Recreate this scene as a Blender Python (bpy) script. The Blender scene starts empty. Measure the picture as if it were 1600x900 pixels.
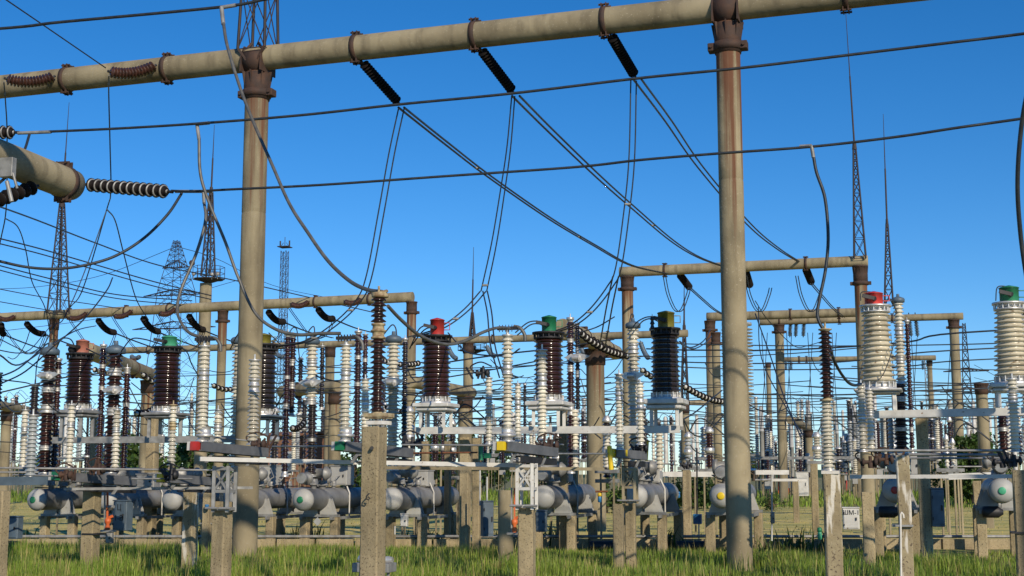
import bpy, math, random
import numpy as np
from mathutils import Vector, Matrix
random.seed(7); rng = np.random.default_rng(7)
R = math.radians
sc = bpy.context.scene
# ---------------------------------------------------------------- camera, sky, sun, exposure
F = 2085.0; TH = R(7.92); H = 1.8                    # focal length in px of a 1600 px wide frame, pitch, eye height
cam_d = bpy.data.cameras.new('camera'); cam = bpy.data.objects.new('camera', cam_d)
sc.collection.objects.link(cam); sc.camera = cam
cam_d.sensor_width = 36; cam_d.lens = F/1600*36; cam_d.clip_start = .1; cam_d.clip_end = 6000
cam.location = (0, 0, H); cam.rotation_euler = (R(90)+TH, 0, 0)
SUN_AZ = 24.0; SUN_EL = 27.0                          # degrees to the right of straight behind the camera
sd = Vector((math.sin(R(SUN_AZ))*math.cos(R(SUN_EL)), -math.cos(R(SUN_AZ))*math.cos(R(SUN_EL)), math.sin(R(SUN_EL))))
w = bpy.data.worlds.new('World'); sc.world = w; w.use_nodes = True
nt = w.node_tree; bg = nt.nodes['Background']
sky = nt.nodes.new('ShaderNodeTexSky'); sky.sky_type = 'NISHITA'; sky.sun_disc = False
sky.sun_elevation = R(SUN_EL); sky.sun_rotation = math.atan2(sd.x, sd.y)
sky.air_density = .85; sky.dust_density = 0; sky.ozone_density = 4.0; sky.altitude = 300
hs = nt.nodes.new('ShaderNodeHueSaturation'); hs.inputs['Saturation'].default_value = 1.29; hs.inputs['Hue'].default_value = .498; hs.inputs['Value'].default_value = 1.20
nt.links.new(sky.outputs[0], hs.inputs['Color']); tn = nt.nodes.new('ShaderNodeMixRGB'); tn.blend_type = 'MULTIPLY'; tn.inputs[0].default_value = 1; tn.inputs[2].default_value = (.84, .92, 1.03, 1); nt.links.new(hs.outputs[0], tn.inputs[1]); nt.links.new(tn.outputs[0], bg.inputs[0]); bg.inputs[1].default_value = .10
sl = bpy.data.lights.new('sun', 'SUN'); sl.energy = 4.2; sl.angle = R(.5); sl.color = (1, .87, .68)
so = bpy.data.objects.new('sun', sl); sc.collection.objects.link(so); so.location = (20, -60, 40)
so.rotation_euler = sd.to_track_quat('Z', 'Y').to_euler()
sc.view_settings.view_transform = 'Standard'; sc.view_settings.look = 'None'
sc.view_settings.gamma = 1; sc.view_settings.exposure = 0.0; sc.view_settings.use_curve_mapping = False
sc.cycles.max_bounces = 5
# ---------------------------------------------------------------- placing helpers
cT, sT = math.cos(TH), math.sin(TH)
def P(px, py, d):
    u = (px-800)/F; v = (450-py)/F; t = d/(cT-v*sT)
    return Vector((u*t, d, H+(sT+v*cT)*t))
def PZ(px, py, z):
    v = (450-py)/F; t = (z-H)/(sT+v*cT)
    return P(px, py, (cT-v*sT)*t)
def GP(px, py): return PZ(px, py, 0)
def m(d): return d/F*1.0                              # metres per pixel at depth d
GA = R(-17); EX = Vector((math.cos(GA), math.sin(GA), 0)); EN = Vector((-math.sin(GA), math.cos(GA), 0))
UP = Vector((0, 0, 1))
def pxof(p):
    y = p.y*cT+(p.z-H)*sT
    return 800+F*p.x/max(y, .1)
# ---------------------------------------------------------------- materials
MAT = {}
def mat(name, c1, c2=None, rough=.6, metal=0, scale=3, bump=0, spec=None, fac=(.35, .65), detail=6, stretch=None, c3=None, c3s=.7, c3scale=20, coat=0, island=0, orand=0, grime=None):
    mt = bpy.data.materials.new(name); mt.use_nodes = True; n = mt.node_tree.nodes; l = mt.node_tree.links
    b = n['Principled BSDF']; b.inputs['Roughness'].default_value = rough; b.inputs['Metallic'].default_value = metal
    if coat: b.inputs['Coat Weight'].default_value = coat; b.inputs['Coat Roughness'].default_value = .08
    if spec is not None: b.inputs['Specular IOR Level'].default_value = spec
    geo = n.new('ShaderNodeNewGeometry'); src = geo.outputs['Position']
    if stretch:
        mp = n.new('ShaderNodeMapping'); mp.inputs['Scale'].default_value = stretch; l.new(src, mp.inputs[0]); src = mp.outputs[0]
    c2 = c2 or tuple(x*.75 for x in c1)
    no = n.new('ShaderNodeTexNoise'); no.inputs['Scale'].default_value = scale; no.inputs['Detail'].default_value = detail; l.new(src, no.inputs['Vector'])
    rp = n.new('ShaderNodeValToRGB'); rp.color_ramp.elements[0].position = fac[0]; rp.color_ramp.elements[1].position = fac[1]
    rp.color_ramp.elements[0].color = (*c1, 1); rp.color_ramp.elements[1].color = (*c2, 1); l.new(no.outputs['Fac'], rp.inputs[0])
    out = rp.outputs[0]
    if c3:
        n2 = n.new('ShaderNodeTexNoise'); n2.inputs['Scale'].default_value = c3scale; n2.inputs['Detail'].default_value = 4; l.new(src, n2.inputs['Vector'])
        r2 = n.new('ShaderNodeValToRGB'); r2.color_ramp.elements[0].position = c3s-.06; r2.color_ramp.elements[1].position = c3s; l.new(n2.outputs['Fac'], r2.inputs[0])
        mx = n.new('ShaderNodeMixRGB'); l.new(r2.outputs[0], mx.inputs[0]); l.new(out, mx.inputs[1]); mx.inputs[2].default_value = (*c3, 1); out = mx.outputs[0]
    if grime:                                          # rising damp and dirt with a ragged edge, or long vertical runs
        mp2 = n.new('ShaderNodeMapping'); mp2.inputs['Scale'].default_value = grime[1]; l.new(geo.outputs['Position'], mp2.inputs[0]); n3 = n.new('ShaderNodeTexNoise'); n3.inputs['Scale'].default_value = grime[2]; n3.inputs['Detail'].default_value = 7; l.new(mp2.outputs[0], n3.inputs['Vector'])
        r3 = n.new('ShaderNodeValToRGB'); r3.color_ramp.elements[0].position = grime[3]; r3.color_ramp.elements[1].position = grime[4]; l.new(n3.outputs['Fac'], r3.inputs[0]); sc_ = n.new('ShaderNodeMath'); sc_.operation = 'MULTIPLY'; sc_.inputs[1].default_value = grime[5]; l.new(r3.outputs[0], sc_.inputs[0])
        m3 = n.new('ShaderNodeMixRGB'); l.new(sc_.outputs[0], m3.inputs[0]); l.new(out, m3.inputs[1]); m3.inputs[2].default_value = (*grime[0], 1); out = m3.outputs[0]
    if orand:
        oi = n.new('ShaderNodeObjectInfo'); hv = n.new('ShaderNodeHueSaturation'); mr = n.new('ShaderNodeMapRange'); mr.inputs['To Min'].default_value = 1-orand; mr.inputs['To Max'].default_value = 1+orand*.5
        l.new(oi.outputs['Random'], mr.inputs[0]); l.new(mr.outputs[0], hv.inputs['Value']); l.new(out, hv.inputs['Color']); out = hv.outputs[0]
    if island:
        hv = n.new('ShaderNodeHueSaturation'); mr = n.new('ShaderNodeMapRange'); mr.inputs['To Min'].default_value = 1-island; mr.inputs['To Max'].default_value = 1+island
        l.new(geo.outputs['Random Per Island'], mr.inputs[0]); l.new(mr.outputs[0], hv.inputs['Value']); l.new(out, hv.inputs['Color']); out = hv.outputs[0]
    l.new(out, b.inputs['Base Color'])
    if bump:
        bn = n.new('ShaderNodeTexNoise'); bn.inputs['Scale'].default_value = scale*6; bn.inputs['Detail'].default_value = 5; l.new(geo.outputs['Position'], bn.inputs['Vector'])
        bp = n.new('ShaderNodeBump'); bp.inputs['Strength'].default_value = bump; bp.inputs['Distance'].default_value = .02; l.new(bn.outputs['Fac'], bp.inputs['Height']); l.new(bp.outputs[0], b.inputs['Normal'])
    MAT[name] = mt; return mt
mat('concrete', (.335, .282, .178), (.215, .178, .11), .88, scale=.9, bump=.5, fac=(.38, .62), c3=(.36, .31, .22), c3s=.69, c3scale=24, orand=.15, grime=((.10, .08, .05), (4, 4, .5), .9, .50, .68, .55))
mat('post_concrete', (.42, .34, .205), (.31, .25, .145), .92, scale=2.2, bump=.8, c3=(.10, .075, .045), c3s=.655, c3scale=48, orand=.2, grime=((.12, .10, .065), (5, 5, .6), 1.1, .48, .66, .5))
mat('rusty_steel', (.040, .026, .022), (.075, .038, .024), .8, scale=5, bump=.3)
mat('rust', (.24, .085, .03), (.10, .04, .02), .85, scale=8, bump=.2)
mat('galvanised', (.34, .34, .33), (.20, .20, .195), .5, .25, scale=6)
mat('white_paint', (.64, .63, .59), (.48, .47, .44), .5, scale=4, c3=(.28, .2, .13), c3s=.72, c3scale=14)
mat('grey_paint', (.15, .155, .165), (.10, .105, .115), .5, .1, scale=5)
mat('slate_and_shade_paint', (.10, .14, .18), (.07, .10, .13), .5, scale=5)  # slate paint; also stands in for the blue shade on some cabinets
mat('tank_paint', (.27, .27, .265), (.19, .19, .19), .5, .15, scale=2.5, grime=((.09, .08, .07), (3, 3, .8), 1.0, .5, .7, .5), c3=(.13, .13, .13), c3s=.72, c3scale=6)
mat('head_paint', (.43, .43, .41), (.35, .35, .335), .55, 0, scale=3, grime=((.2, .17, .13), (4, 4, .7), 1.3, .56, .74, .10))
mat('silver', (.74, .73, .70), (.50, .49, .47), .42, .6, scale=12)
mat('dark_steel', (.035, .035, .04), (.02, .02, .022), .55, .3, scale=6)
mat('lattice_steel', (.035, .032, .04), (.055, .04, .035), .7, .2, scale=4)
mat('wire', (.03, .036, .045), (.05, .058, .065), .5, .4, scale=8)
mat('grey_cable', (.16, .155, .14), (.10, .10, .095), .5, .3, scale=8)
mat('white_porcelain', (.72, .68, .56), (.54, .50, .40), .22, scale=3, coat=.5, c3=(.30, .24, .15), c3s=.70, c3scale=9, orand=.28, grime=((.22, .18, .12), (3, 3, 1), 1.2, .52, .72, .5))
mat('cream_porcelain', (.62, .565, .43), (.48, .43, .32), .3, scale=2, coat=.35, c3=(.25, .19, .12), c3s=.68, c3scale=7, grime=((.20, .16, .10), (2, 2, 3), 1.5, .50, .70, .6))
mat('grey_and_shaded_porcelain', (.40, .42, .42), (.28, .30, .30), .3, scale=3, coat=.4)  # grey glaze; also stands in for shade on the left-edge insulator
mat('brown_porcelain', (.042, .016, .012), (.026, .011, .009), .2, scale=3, coat=.6, orand=.4)
mat('black_porcelain', (.018, .015, .015), (.03, .022, .02), .22, scale=3, coat=.5)
mat('string_glaze', (.008, .007, .008), (.014, .010, .009), .7, scale=6, spec=.15)
mat('rust_glaze', (.085, .035, .024), (.03, .016, .013), .4, scale=10)
mat('yellow_iron', (.50, .42, .25), (.22, .14, .07), .5, scale=14)
mat('red_paint', (.52, .035, .03), (.38, .03, .025), .42, scale=4, grime=((.25, .05, .04), (5, 5, .8), 1.4, .5, .7, .6))
mat('faded_red', (.50, .19, .13), (.36, .13, .09), .5, scale=4)
mat('green_paint', (.018, .21, .10), (.012, .16, .07), .45, scale=4, grime=((.03, .10, .06), (5, 5, .8), 1.4, .5, .7, .6))
mat('pale_green', (.07, .40, .22), (.05, .30, .17), .5, scale=4)
mat('olive_paint', (.20, .18, .03), (.14, .125, .022), .4, scale=4)
mat('yellow_paint', (.80, .58, .02), (.66, .45, .02), .4, scale=4)
mat('orange_paint', (.70, .16, .04), (.5, .1, .03), .5, scale=4)
mat('blue_paint', (.03, .20, .45), (.02, .12, .3), .4, scale=6)
mat('black_pipe', (.012, .012, .013), (.02, .02, .02), .5, scale=4)
mat('chip_white', (.72, .70, .66), (.6, .57, .5), .8, scale=9)
mat('flaked_concrete', (.37, .31, .19), (.25, .20, .12), .92, scale=2.2, bump=.8, c3=(.12, .09, .06), c3s=.66, c3scale=30, grime=((.66, .62, .54), (7, 7, 1.2), 1.2, .54, .60, .9))
mat('brick', (.24, .12, .07), (.16, .075, .045), .85, scale=6)
mat('roof_grey', (.22, .22, .22), (.16, .16, .16), .8, scale=2)
mat('blade', (.19, .31, .035), (.29, .36, .055), .55, scale=.9, fac=(.35, .7), c3=(.34, .31, .10), c3s=.66, c3scale=2.2, island=.5)
mat('hay', (.50, .42, .16), (.38, .34, .11), .7, scale=.5, island=.35)
mat('ground', (.15, .18, .035), (.23, .20, .07), .95, scale=.4, c3=(.17, .12, .065), c3s=.58, c3scale=1.3, bump=.3)
mat('mown', (.64, .50, .16), (.45, .40, .10), .95, scale=.25, c3=(.26, .27, .07), c3s=.60, c3scale=.5, bump=.5, stretch=(.5, 1.6, 1))
mat('leaf', (.045, .095, .015), (.075, .13, .025), .6, scale=1.2, island=.45)
mat('bark', (.12, .085, .055), (.07, .05, .035), .9, scale=8)
for nm in ('blade', 'hay', 'leaf'):                    # light comes through thin leaves
    t = MAT[nm]; n = t.node_tree.nodes; l = t.node_tree.links; b = n['Principled BSDF']
    tr = n.new('ShaderNodeBsdfTranslucent'); ad = n.new('ShaderNodeMixShader'); ad.inputs[0].default_value = .35
    l.new(b.inputs['Base Color'].links[0].from_socket, tr.inputs[0]); l.new(b.outputs[0], ad.inputs[1]); l.new(tr.outputs[0], ad.inputs[2])
    l.new(ad.outputs[0], n['Material Output'].inputs[0])
def streaked(name, base, zlo, zhi, amount):            # concrete with rust runs below a steel cap
    t = base.copy(); t.name = name; n = t.node_tree.nodes; l = t.node_tree.links; b = n['Principled BSDF']
    col = b.inputs['Base Color'].links[0].from_socket
    geo = n.new('ShaderNodeNewGeometry'); mp = n.new('ShaderNodeMapping'); mp.inputs['Scale'].default_value = (5, 5, .16); l.new(geo.outputs['Position'], mp.inputs[0])
    no = n.new('ShaderNodeTexNoise'); no.inputs['Scale'].default_value = 1.3; no.inputs['Detail'].default_value = 5; l.new(mp.outputs[0], no.inputs['Vector'])
    sp = n.new('ShaderNodeSeparateXYZ'); l.new(geo.outputs['Position'], sp.inputs[0])
    mr = n.new('ShaderNodeMapRange'); mr.inputs['From Min'].default_value = zlo; mr.inputs['From Max'].default_value = zhi; mr.inputs['To Max'].default_value = amount; l.new(sp.outputs['Z'], mr.inputs[0])
    ad = n.new('ShaderNodeMath'); l.new(no.outputs['Fac'], ad.inputs[0]); l.new(mr.outputs[0], ad.inputs[1])
    rp = n.new('ShaderNodeValToRGB'); rp.color_ramp.elements[0].position = .66; rp.color_ramp.elements[1].position = .80; l.new(ad.outputs[0], rp.inputs[0])
    mx = n.new('ShaderNodeMixRGB'); l.new(rp.outputs[0], mx.inputs[0]); l.new(col, mx.inputs[1]); mx.inputs[2].default_value = (.14, .06, .03, 1); l.new(mx.outputs[0], b.inputs['Base Color'])
    MAT[name] = t
streaked('streaked_concrete', MAT['concrete'], 6.2, 10.4, .33)
streaked('streaked_low', MAT['concrete'], 3.4, 5.4, .24)
# ---------------------------------------------------------------- mesh builder
def frame(ax):
    ax = ax.normalized(); a = Vector((0, 0, 1)) if abs(ax.z) < .9 else Vector((1, 0, 0))
    x = ax.cross(a).normalized(); return x, ax.cross(x).normalized(), ax
class MB:
    def __init__(s): s.v = []; s.f = []; s.sm = []
    def add(s, vs, fs, smooth=False):
        o = len(s.v); s.v += [tuple(v) for v in vs]; s.f += [tuple(i+o for i in f) for f in fs]; s.sm += [smooth]*len(fs); return s
    def lathe(s, base, prof, n=14, axis=UP, caps=True):
        x, y, z = frame(axis); vs = []; fs = []
        cs = [(math.cos(2*math.pi*k/n), math.sin(2*math.pi*k/n)) for k in range(n)]
        for r, h in prof:
            for c, q in cs: vs.append(base+z*h+x*(r*c)+y*(r*q))
        for i in range(len(prof)-1):
            for k in range(n):
                a = i*n+k; b = i*n+(k+1) % n; fs.append((b, a, a+n, b+n))
        s.add(vs, fs, True)
        if caps:
            if prof[0][0] > 1e-4: s.add(vs[:n], [tuple(range(n))])
            if prof[-1][0] > 1e-4: s.add(vs[-n:], [tuple(reversed(range(n)))])
        return s
    def cyl(s, a, b, r, r2=None, n=12, caps=True):
        a = Vector(a); b = Vector(b); L = (b-a).length
        if L < 1e-5: return s
        return s.lathe(a, [(r, 0), (r if r2 is None else r2, L)], n, b-a, caps)
    def ball(s, c, r, n=12, sq=1, axis=UP):
        k = 7; return s.lathe(Vector(c), [(r*math.sin(math.pi*i/k)+1e-5, -r*sq*math.cos(math.pi*i/k)) for i in range(k+1)], n, axis, False)
    def tube(s, pts, r, n=6):
        pts = [Vector(p) for p in pts]; vs = []; fs = []; pn = None
        for i, p in enumerate(pts):
            t = (pts[min(i+1, len(pts)-1)]-pts[max(i-1, 0)]).normalized()
            if pn is None: x, y, _ = frame(t)
            else:
                x = (pn-t*pn.dot(t)); x = x.normalized() if x.length > 1e-6 else frame(t)[0]; y = t.cross(x)
            pn = x; rr = r[i] if isinstance(r, (list, tuple)) else r
            for k in range(n):
                a = 2*math.pi*k/n; vs.append(p+x*(rr*math.cos(a))+y*(rr*math.sin(a)))
        for i in range(len(pts)-1):
            for k in range(n):
                a = i*n+k; b = i*n+(k+1) % n; fs.append((a, b, b+n, a+n))
        s.add(vs, fs, True); s.add(vs[:n], [tuple(reversed(range(n)))]); s.add(vs[-n:], [tuple(range(n))]); return s
    def box(s, c, sx, sy, sz, ang=GA, bev=0):          # centre of the box, sizes, turn about z
        c = Vector(c); ca, sa = math.cos(ang), math.sin(ang)
        X = Vector((ca, sa, 0)); Y = Vector((-sa, ca, 0)); b = bev or min(sx, sy, sz)*.06
        hx, hy, hz = sx/2, sy/2, sz/2
        ring = [(hx-b, -hy), (hx, -hy+b), (hx, hy-b), (hx-b, hy), (-hx+b, hy), (-hx, hy-b), (-hx, -hy+b), (-hx+b, -hy)]
        ringi = [(x*(1-b/hx), y*(1-b/hy)) for x, y in ring]
        vs = [c+X*x+Y*y-UP*hz for x, y in ringi]+[c+X*x+Y*y-UP*(hz-b) for x, y in ring]+[c+X*x+Y*y+UP*(hz-b) for x, y in ring]+[c+X*x+Y*y+UP*hz for x, y in ringi]
        fs = [tuple(reversed(range(8))), tuple(range(24, 32))]
        for L in range(3):
            for k in range(8): fs.append((L*8+k, L*8+(k+1) % 8, (L+1)*8+(k+1) % 8, (L+1)*8+k))
        return s.add(vs, fs)
    def bar(s, a, b, w_, h_, up=UP):                   # rectangular bar between two points
        a = Vector(a); b = Vector(b); z = (b-a).normalized(); x = z.cross(up)
        x = x.normalized() if x.length > 1e-4 else Vector((1, 0, 0)); y = x.cross(z).normalized()
        q = [(-1, -1), (1, -1), (1, 1), (-1, 1)]
        vs = [a+x*(i*w_/2)+y*(j*h_/2) for i, j in q]+[b+x*(i*w_/2)+y*(j*h_/2) for i, j in q]
        return s.add(vs, [(3, 2, 1, 0), (4, 5, 6, 7), (0, 1, 5, 4), (1, 2, 6, 5), (2, 3, 7, 6), (3, 0, 4, 7)])
    def chan(s, a, b, w_, h_, t=.012):                 # C-channel: web plus two flanges, open to the back
        a = Vector(a); b = Vector(b); z = (b-a).normalized(); x = z.cross(UP).normalized(); y = x.cross(z).normalized()
        if x.y > 0: x = -x                             # x points to the camera side
        s.bar(a+x*(w_/2), b+x*(w_/2), t, h_)
        for q in (1, -1): s.bar(a+y*(q*(h_/2-t/2)), b+y*(q*(h_/2-t/2)), w_-t, t)
        return s
    def plate(s, poly, th):                            # planar polygon given thickness along its normal
        poly = [Vector(p) for p in poly]; nrm = (poly[1]-poly[0]).cross(poly[2]-poly[0]).normalized()*th/2; n = len(poly)
        vs = [p-nrm for p in poly]+[p+nrm for p in poly]
        return s.add(vs, [tuple(reversed(range(n))), tuple(range(n, 2*n))]+[(k, (k+1) % n, n+(k+1) % n, n+k) for k in range(n)])
    def build(s, name, mt, parent=None, loc=None):
        org = Vector(ORG[parent.name]) if parent else Vector(loc if loc is not None else (0, 0, 0))
        me = bpy.data.meshes.new(name); me.from_pydata([(v[0]-org.x, v[1]-org.y, v[2]-org.z) for v in s.v], [], s.f)
        me.polygons.foreach_set('use_smooth', s.sm); me.update(); me.materials.append(MAT[mt])
        o = bpy.data.objects.new(name, me); sc.collection.objects.link(o)
        if parent: o.parent = parent
        else: o.location = org
        ORG[o.name] = tuple(org); return o
ORG = {}; ALL = []
def tag(o, label, cat, group=None, shared=False):
    o['label'] = label; o['category'] = cat
    if group: o['group'] = group
    ALL.append((o, shared)); return o
def thing(name, label, cat, loc, group=None, shared=False):
    o = bpy.data.objects.new(name, None); sc.collection.objects.link(o); o.location = loc; o.empty_display_size = .3
    ORG[o.name] = tuple(loc); return tag(o, label, cat, group, shared)
def kind(o, k): o['kind'] = k; return o
MARKS = [(0, 'left edge of the picture'), (78, 'left lightning mast'), (125, 'faded red capped transformer'), (180, 'brown breaker column'), (262, 'pale green capped transformer'), (320, 'red marked white insulator'), (395, 'left big concrete column'), (450, 'telecom mast'), (487, 'grey hooded breaker column'), (541, 'green marked white insulator'), (590, 'tall post with brown insulator'), (683, 'bright red capped brown transformer'), (735, 'twin dark posts'), (793, 'yellow marked white insulator'), (858, 'dark green capped transformer'), (930, 'short rusty column'), (985, 'yellow tube marker'), (1040, 'olive capped transformer'), (1148, 'right big concrete column'), (1220, 'orange pipes'), (1288, 'brown and white insulator'), (1368, 'red capped white transformer'), (1440, 'dark tall post'), (1520, 'far dark green tree'), (1578, 'green capped white transformer')]
def near(px):
    k = min(MARKS, key=lambda q: abs(q[0]-px)); dx = px-k[0]
    return ('beside the ' if abs(dx) < 12 else 'right of the ' if dx > 0 else 'left of the ')+k[1]
# ---------------------------------------------------------------- the setting
def sheet(name, pts, z, mt, kd='structure'):
    o = MB().add([(x, y, z) for x, y in pts], [tuple(range(len(pts)))]).build(name, mt); o['kind'] = kd; return o
sheet('ground', [(-1500, -60), (1500, -60), (1500, 3000), (-1500, 3000)], 0, 'ground')
sheet('mown_strip', [(-45, 36.2+.0), (45, 33.6), (60, 64), (-60, 92)], .006, 'mown')
# distant low hill line that closes the horizon
hl = MB(); n = 80; vs = []
for i in range(n+1):
    x = -700+1400*i/n; hh = 2.5+2.5*math.sin(i*.7)+2*math.sin(i*1.9+1)+1.4*random.random()
    vs += [(x, 600, 0), (x, 640, max(hh, 1.2)), (x, 760, 0)]
fs = []
for i in range(n): a = i*3; fs += [(a, a+3, a+4, a+1), (a+1, a+4, a+5, a+2)]
kind(hl.add(vs, fs, True).build('hills', 'leaf'), 'structure')
def blades(name, n, xr, yr, hr, wd, mt, dens=None, lean=.35):
    x = rng.uniform(*xr, n); y = rng.uniform(*yr, n)
    if dens is not None:
        k = dens(x, y) > rng.random(n); x, y = x[k], y[k]
    n = len(x); nearer = np.clip((34-.26*x-y)/7, .35, 1) if hr[1] < .6 and name in ('tall_grass', 'seed_heads') else 1.0; cl = .5+.5*np.sin(x*1.7+1.3*np.sin(y*1.1))*np.sin(y*1.3+1.1*np.sin(x*.8))
    h = (hr[0]+(hr[1]-hr[0])*rng.random(n)**1.3)*(.40+1.0*cl)*nearer; a = rng.uniform(0, 2*np.pi, n); la = rng.uniform(0, 2*np.pi, n); ln = h*lean*rng.random(n)
    wv = wd*(.6+.8*rng.random(n)); dx, dy = np.cos(a)*wv/2, np.sin(a)*wv/2; lx, ly = np.cos(la)*ln, np.sin(la)*ln
    V = np.zeros((n, 5, 3))
    V[:, 0] = np.stack([x-dx, y-dy, 0*x], 1); V[:, 1] = np.stack([x+dx, y+dy, 0*x], 1)
    V[:, 2] = np.stack([x+lx*.35+dx*.9, y+ly*.35+dy*.9, h*.6], 1); V[:, 3] = np.stack([x+lx*.35-dx*.9, y+ly*.35-dy*.9, h*.6], 1)
    V[:, 4] = np.stack([x+lx, y+ly, h], 1)
    base = np.arange(n)[:, None]*5
    loops = np.concatenate([base+np.array([[0, 1, 2, 3]]), base+np.array([[3, 2, 4]])], 1).ravel()
    me = bpy.data.meshes.new(name); me.vertices.add(n*5); me.loops.add(n*7); me.polygons.add(n*2)
    me.vertices.foreach_set('co', V.ravel()); me.loops.foreach_set('vertex_index', loops)
    st = (np.arange(n)[:, None]*7+np.array([[0, 4]])).ravel(); me.polygons.foreach_set('loop_start', st)
    me.update(); me.validate(); me.materials.append(MAT[mt]); o = bpy.data.objects.new(name, me); sc.collection.objects.link(o)
    tag(o, {'tall_grass': 'tall bright green grass growing between the front concrete posts', 'short_grass': 'short yellowish mown grass and hay behind the kerb pipe', 'far_grass': 'taller green grass strip far behind the breakers', 'seed_heads': 'pale straw coloured seed heads standing in the tall grass', 'weed_clumps':'dark green leafy weeds along the kerb'}[name], 'grass'); o['kind'] = 'stuff'; return o
def fr(x, y): return (np.abs(x) < .40*y+2.5).astype(float)
def tallband(x, y): return fr(x, y)*(y < 33.4-.26*x)*(.18+.82*(np.sin(x*1.3+y)*np.sin(y*.9-x*.6)+.6*np.sin(x*3.1+y)*np.sin(y*2.7) > -.2))
blades('tall_grass', 400000, (-17, 17), (20.5, 38), (.10, .36), .010, 'blade', tallband)
blades('seed_heads', 14000, (-17, 17), (20.5, 38), (.28, .56), .010, 'hay', tallband, .2)
blades('weed_clumps', 26000, (-17, 17), (28, 38), (.15, .50), .035, 'leaf', lambda x, y: fr(x, y)*(np.abs(y-(34.0-.26*x)) < .9)*(np.sin(x*2.1)+np.sin(x*.9+2) > .1), .6)
blades('short_grass', 26000, (-36, 36), (34, 84), (.02, .07), .035, 'hay', lambda x, y: fr(x, y)*(y > 36.0-.26*x))
blades('far_grass', 60000, (-55, 55), (62, 125), (.15, .55), .05, 'blade', lambda x, y: fr(x, y)*(y > 76-.25*x))
# ---------------------------------------------------------------- component builders
def porcelain_prof(r, z0, z1, pitch, core=.62):
    n = max(2, int(round((z1-z0)/pitch))); p = (z1-z0)/n; pr = []
    for i in range(n):
        z = z0+i*p; pr += [(r*core, z), (r*core, z+.22*p), (r*.97, z+.30*p), (r, z+.38*p), (r*.93, z+.48*p), (r*core*1.04, z+.86*p)]
    pr.append((r*core, z1)); return pr
def stack(px, yt, yb, d, w_, mt='white_porcelain', joints=(), top='cap', base=True, label=None, parent=None, name='post_insulator', pitch=None, cat='insulator', core=.62, seg=None, zx=None, group=None, metal='silver'):
    """ribbed insulator stack; y pixels of top and foot, joints = [(y0, y1)] metal couplings"""
    b = P(px, yb, d); t = P(px, yt, d); b = Vector((t.x, d, b.z)); L = t.z-b.z; r = w_/2*m(d); seg = seg or (16 if w_ > 12 else 10)
    root = parent or thing(name, label or 'x', cat, b, group)
    k = L/(yb-yt); pitch = pitch or 6.2*m(d)*max(1, w_/22)
    zs = sorted([((yb-y1)*k, (yb-y0)*k) for y0, y1 in joints]); cuts = []; cur = .035*L if base else 0; end = L-(.03*L if top else 0)
    for a, c in zs: cuts.append((cur, a)); cur = c
    cuts.append((cur, end))
    for a, c in cuts:
        if c-a > pitch*.6: MB().lathe(b, porcelain_prof(r, a, c, pitch, core), seg).build('porcelain', mt, root)
    for a, c in zs:
        q = c-a; MB().lathe(b, [(r*.6, a-.002), (r*.92, a), (r*.95, a+q*.12), (r*.74, a+q*.16), (r*.78, a+q*.45), (r*.98, a+q*.48), (r*.98, a+q*.56), (r*.78, a+q*.6), (r*.72, a+q*.85), (r*.9, a+q*.88), (r*.9, c), (r*.6, c+.002)], seg).build('metal_joint', metal, root)
    if base: MB().lathe(b, [(r*1.0, 0), (r*1.0, .012*L), (r*.72, .016*L), (r*.66, .037*L)], seg).build('base_flange', metal, root)
    if top == 'cap':
        mb = MB().lathe(b, [(r*.68, end-.003), (r*.72, end+.012*L), (r*.95, end+.014*L), (r*.95, L), (r*.3, L+.005)], seg)
        mb.cyl(b+UP*L, b+UP*(L+r*.9), r*.16, n=6); mb.build('terminal_cap', metal, root)
    if top == 'hood':
        MB().lathe(b, [(r*.8, end-.02), (r*1.18, end-.01), (r*1.22, end+r*.5), (r*1.0, end+r*.75), (r*.5, end+r*.95), (r*.3, end+r*1.0), (r*.25, end+r*1.5)], seg).build('rain_hood', 'slate_and_shade_paint', root)
    return root, b, L
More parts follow.
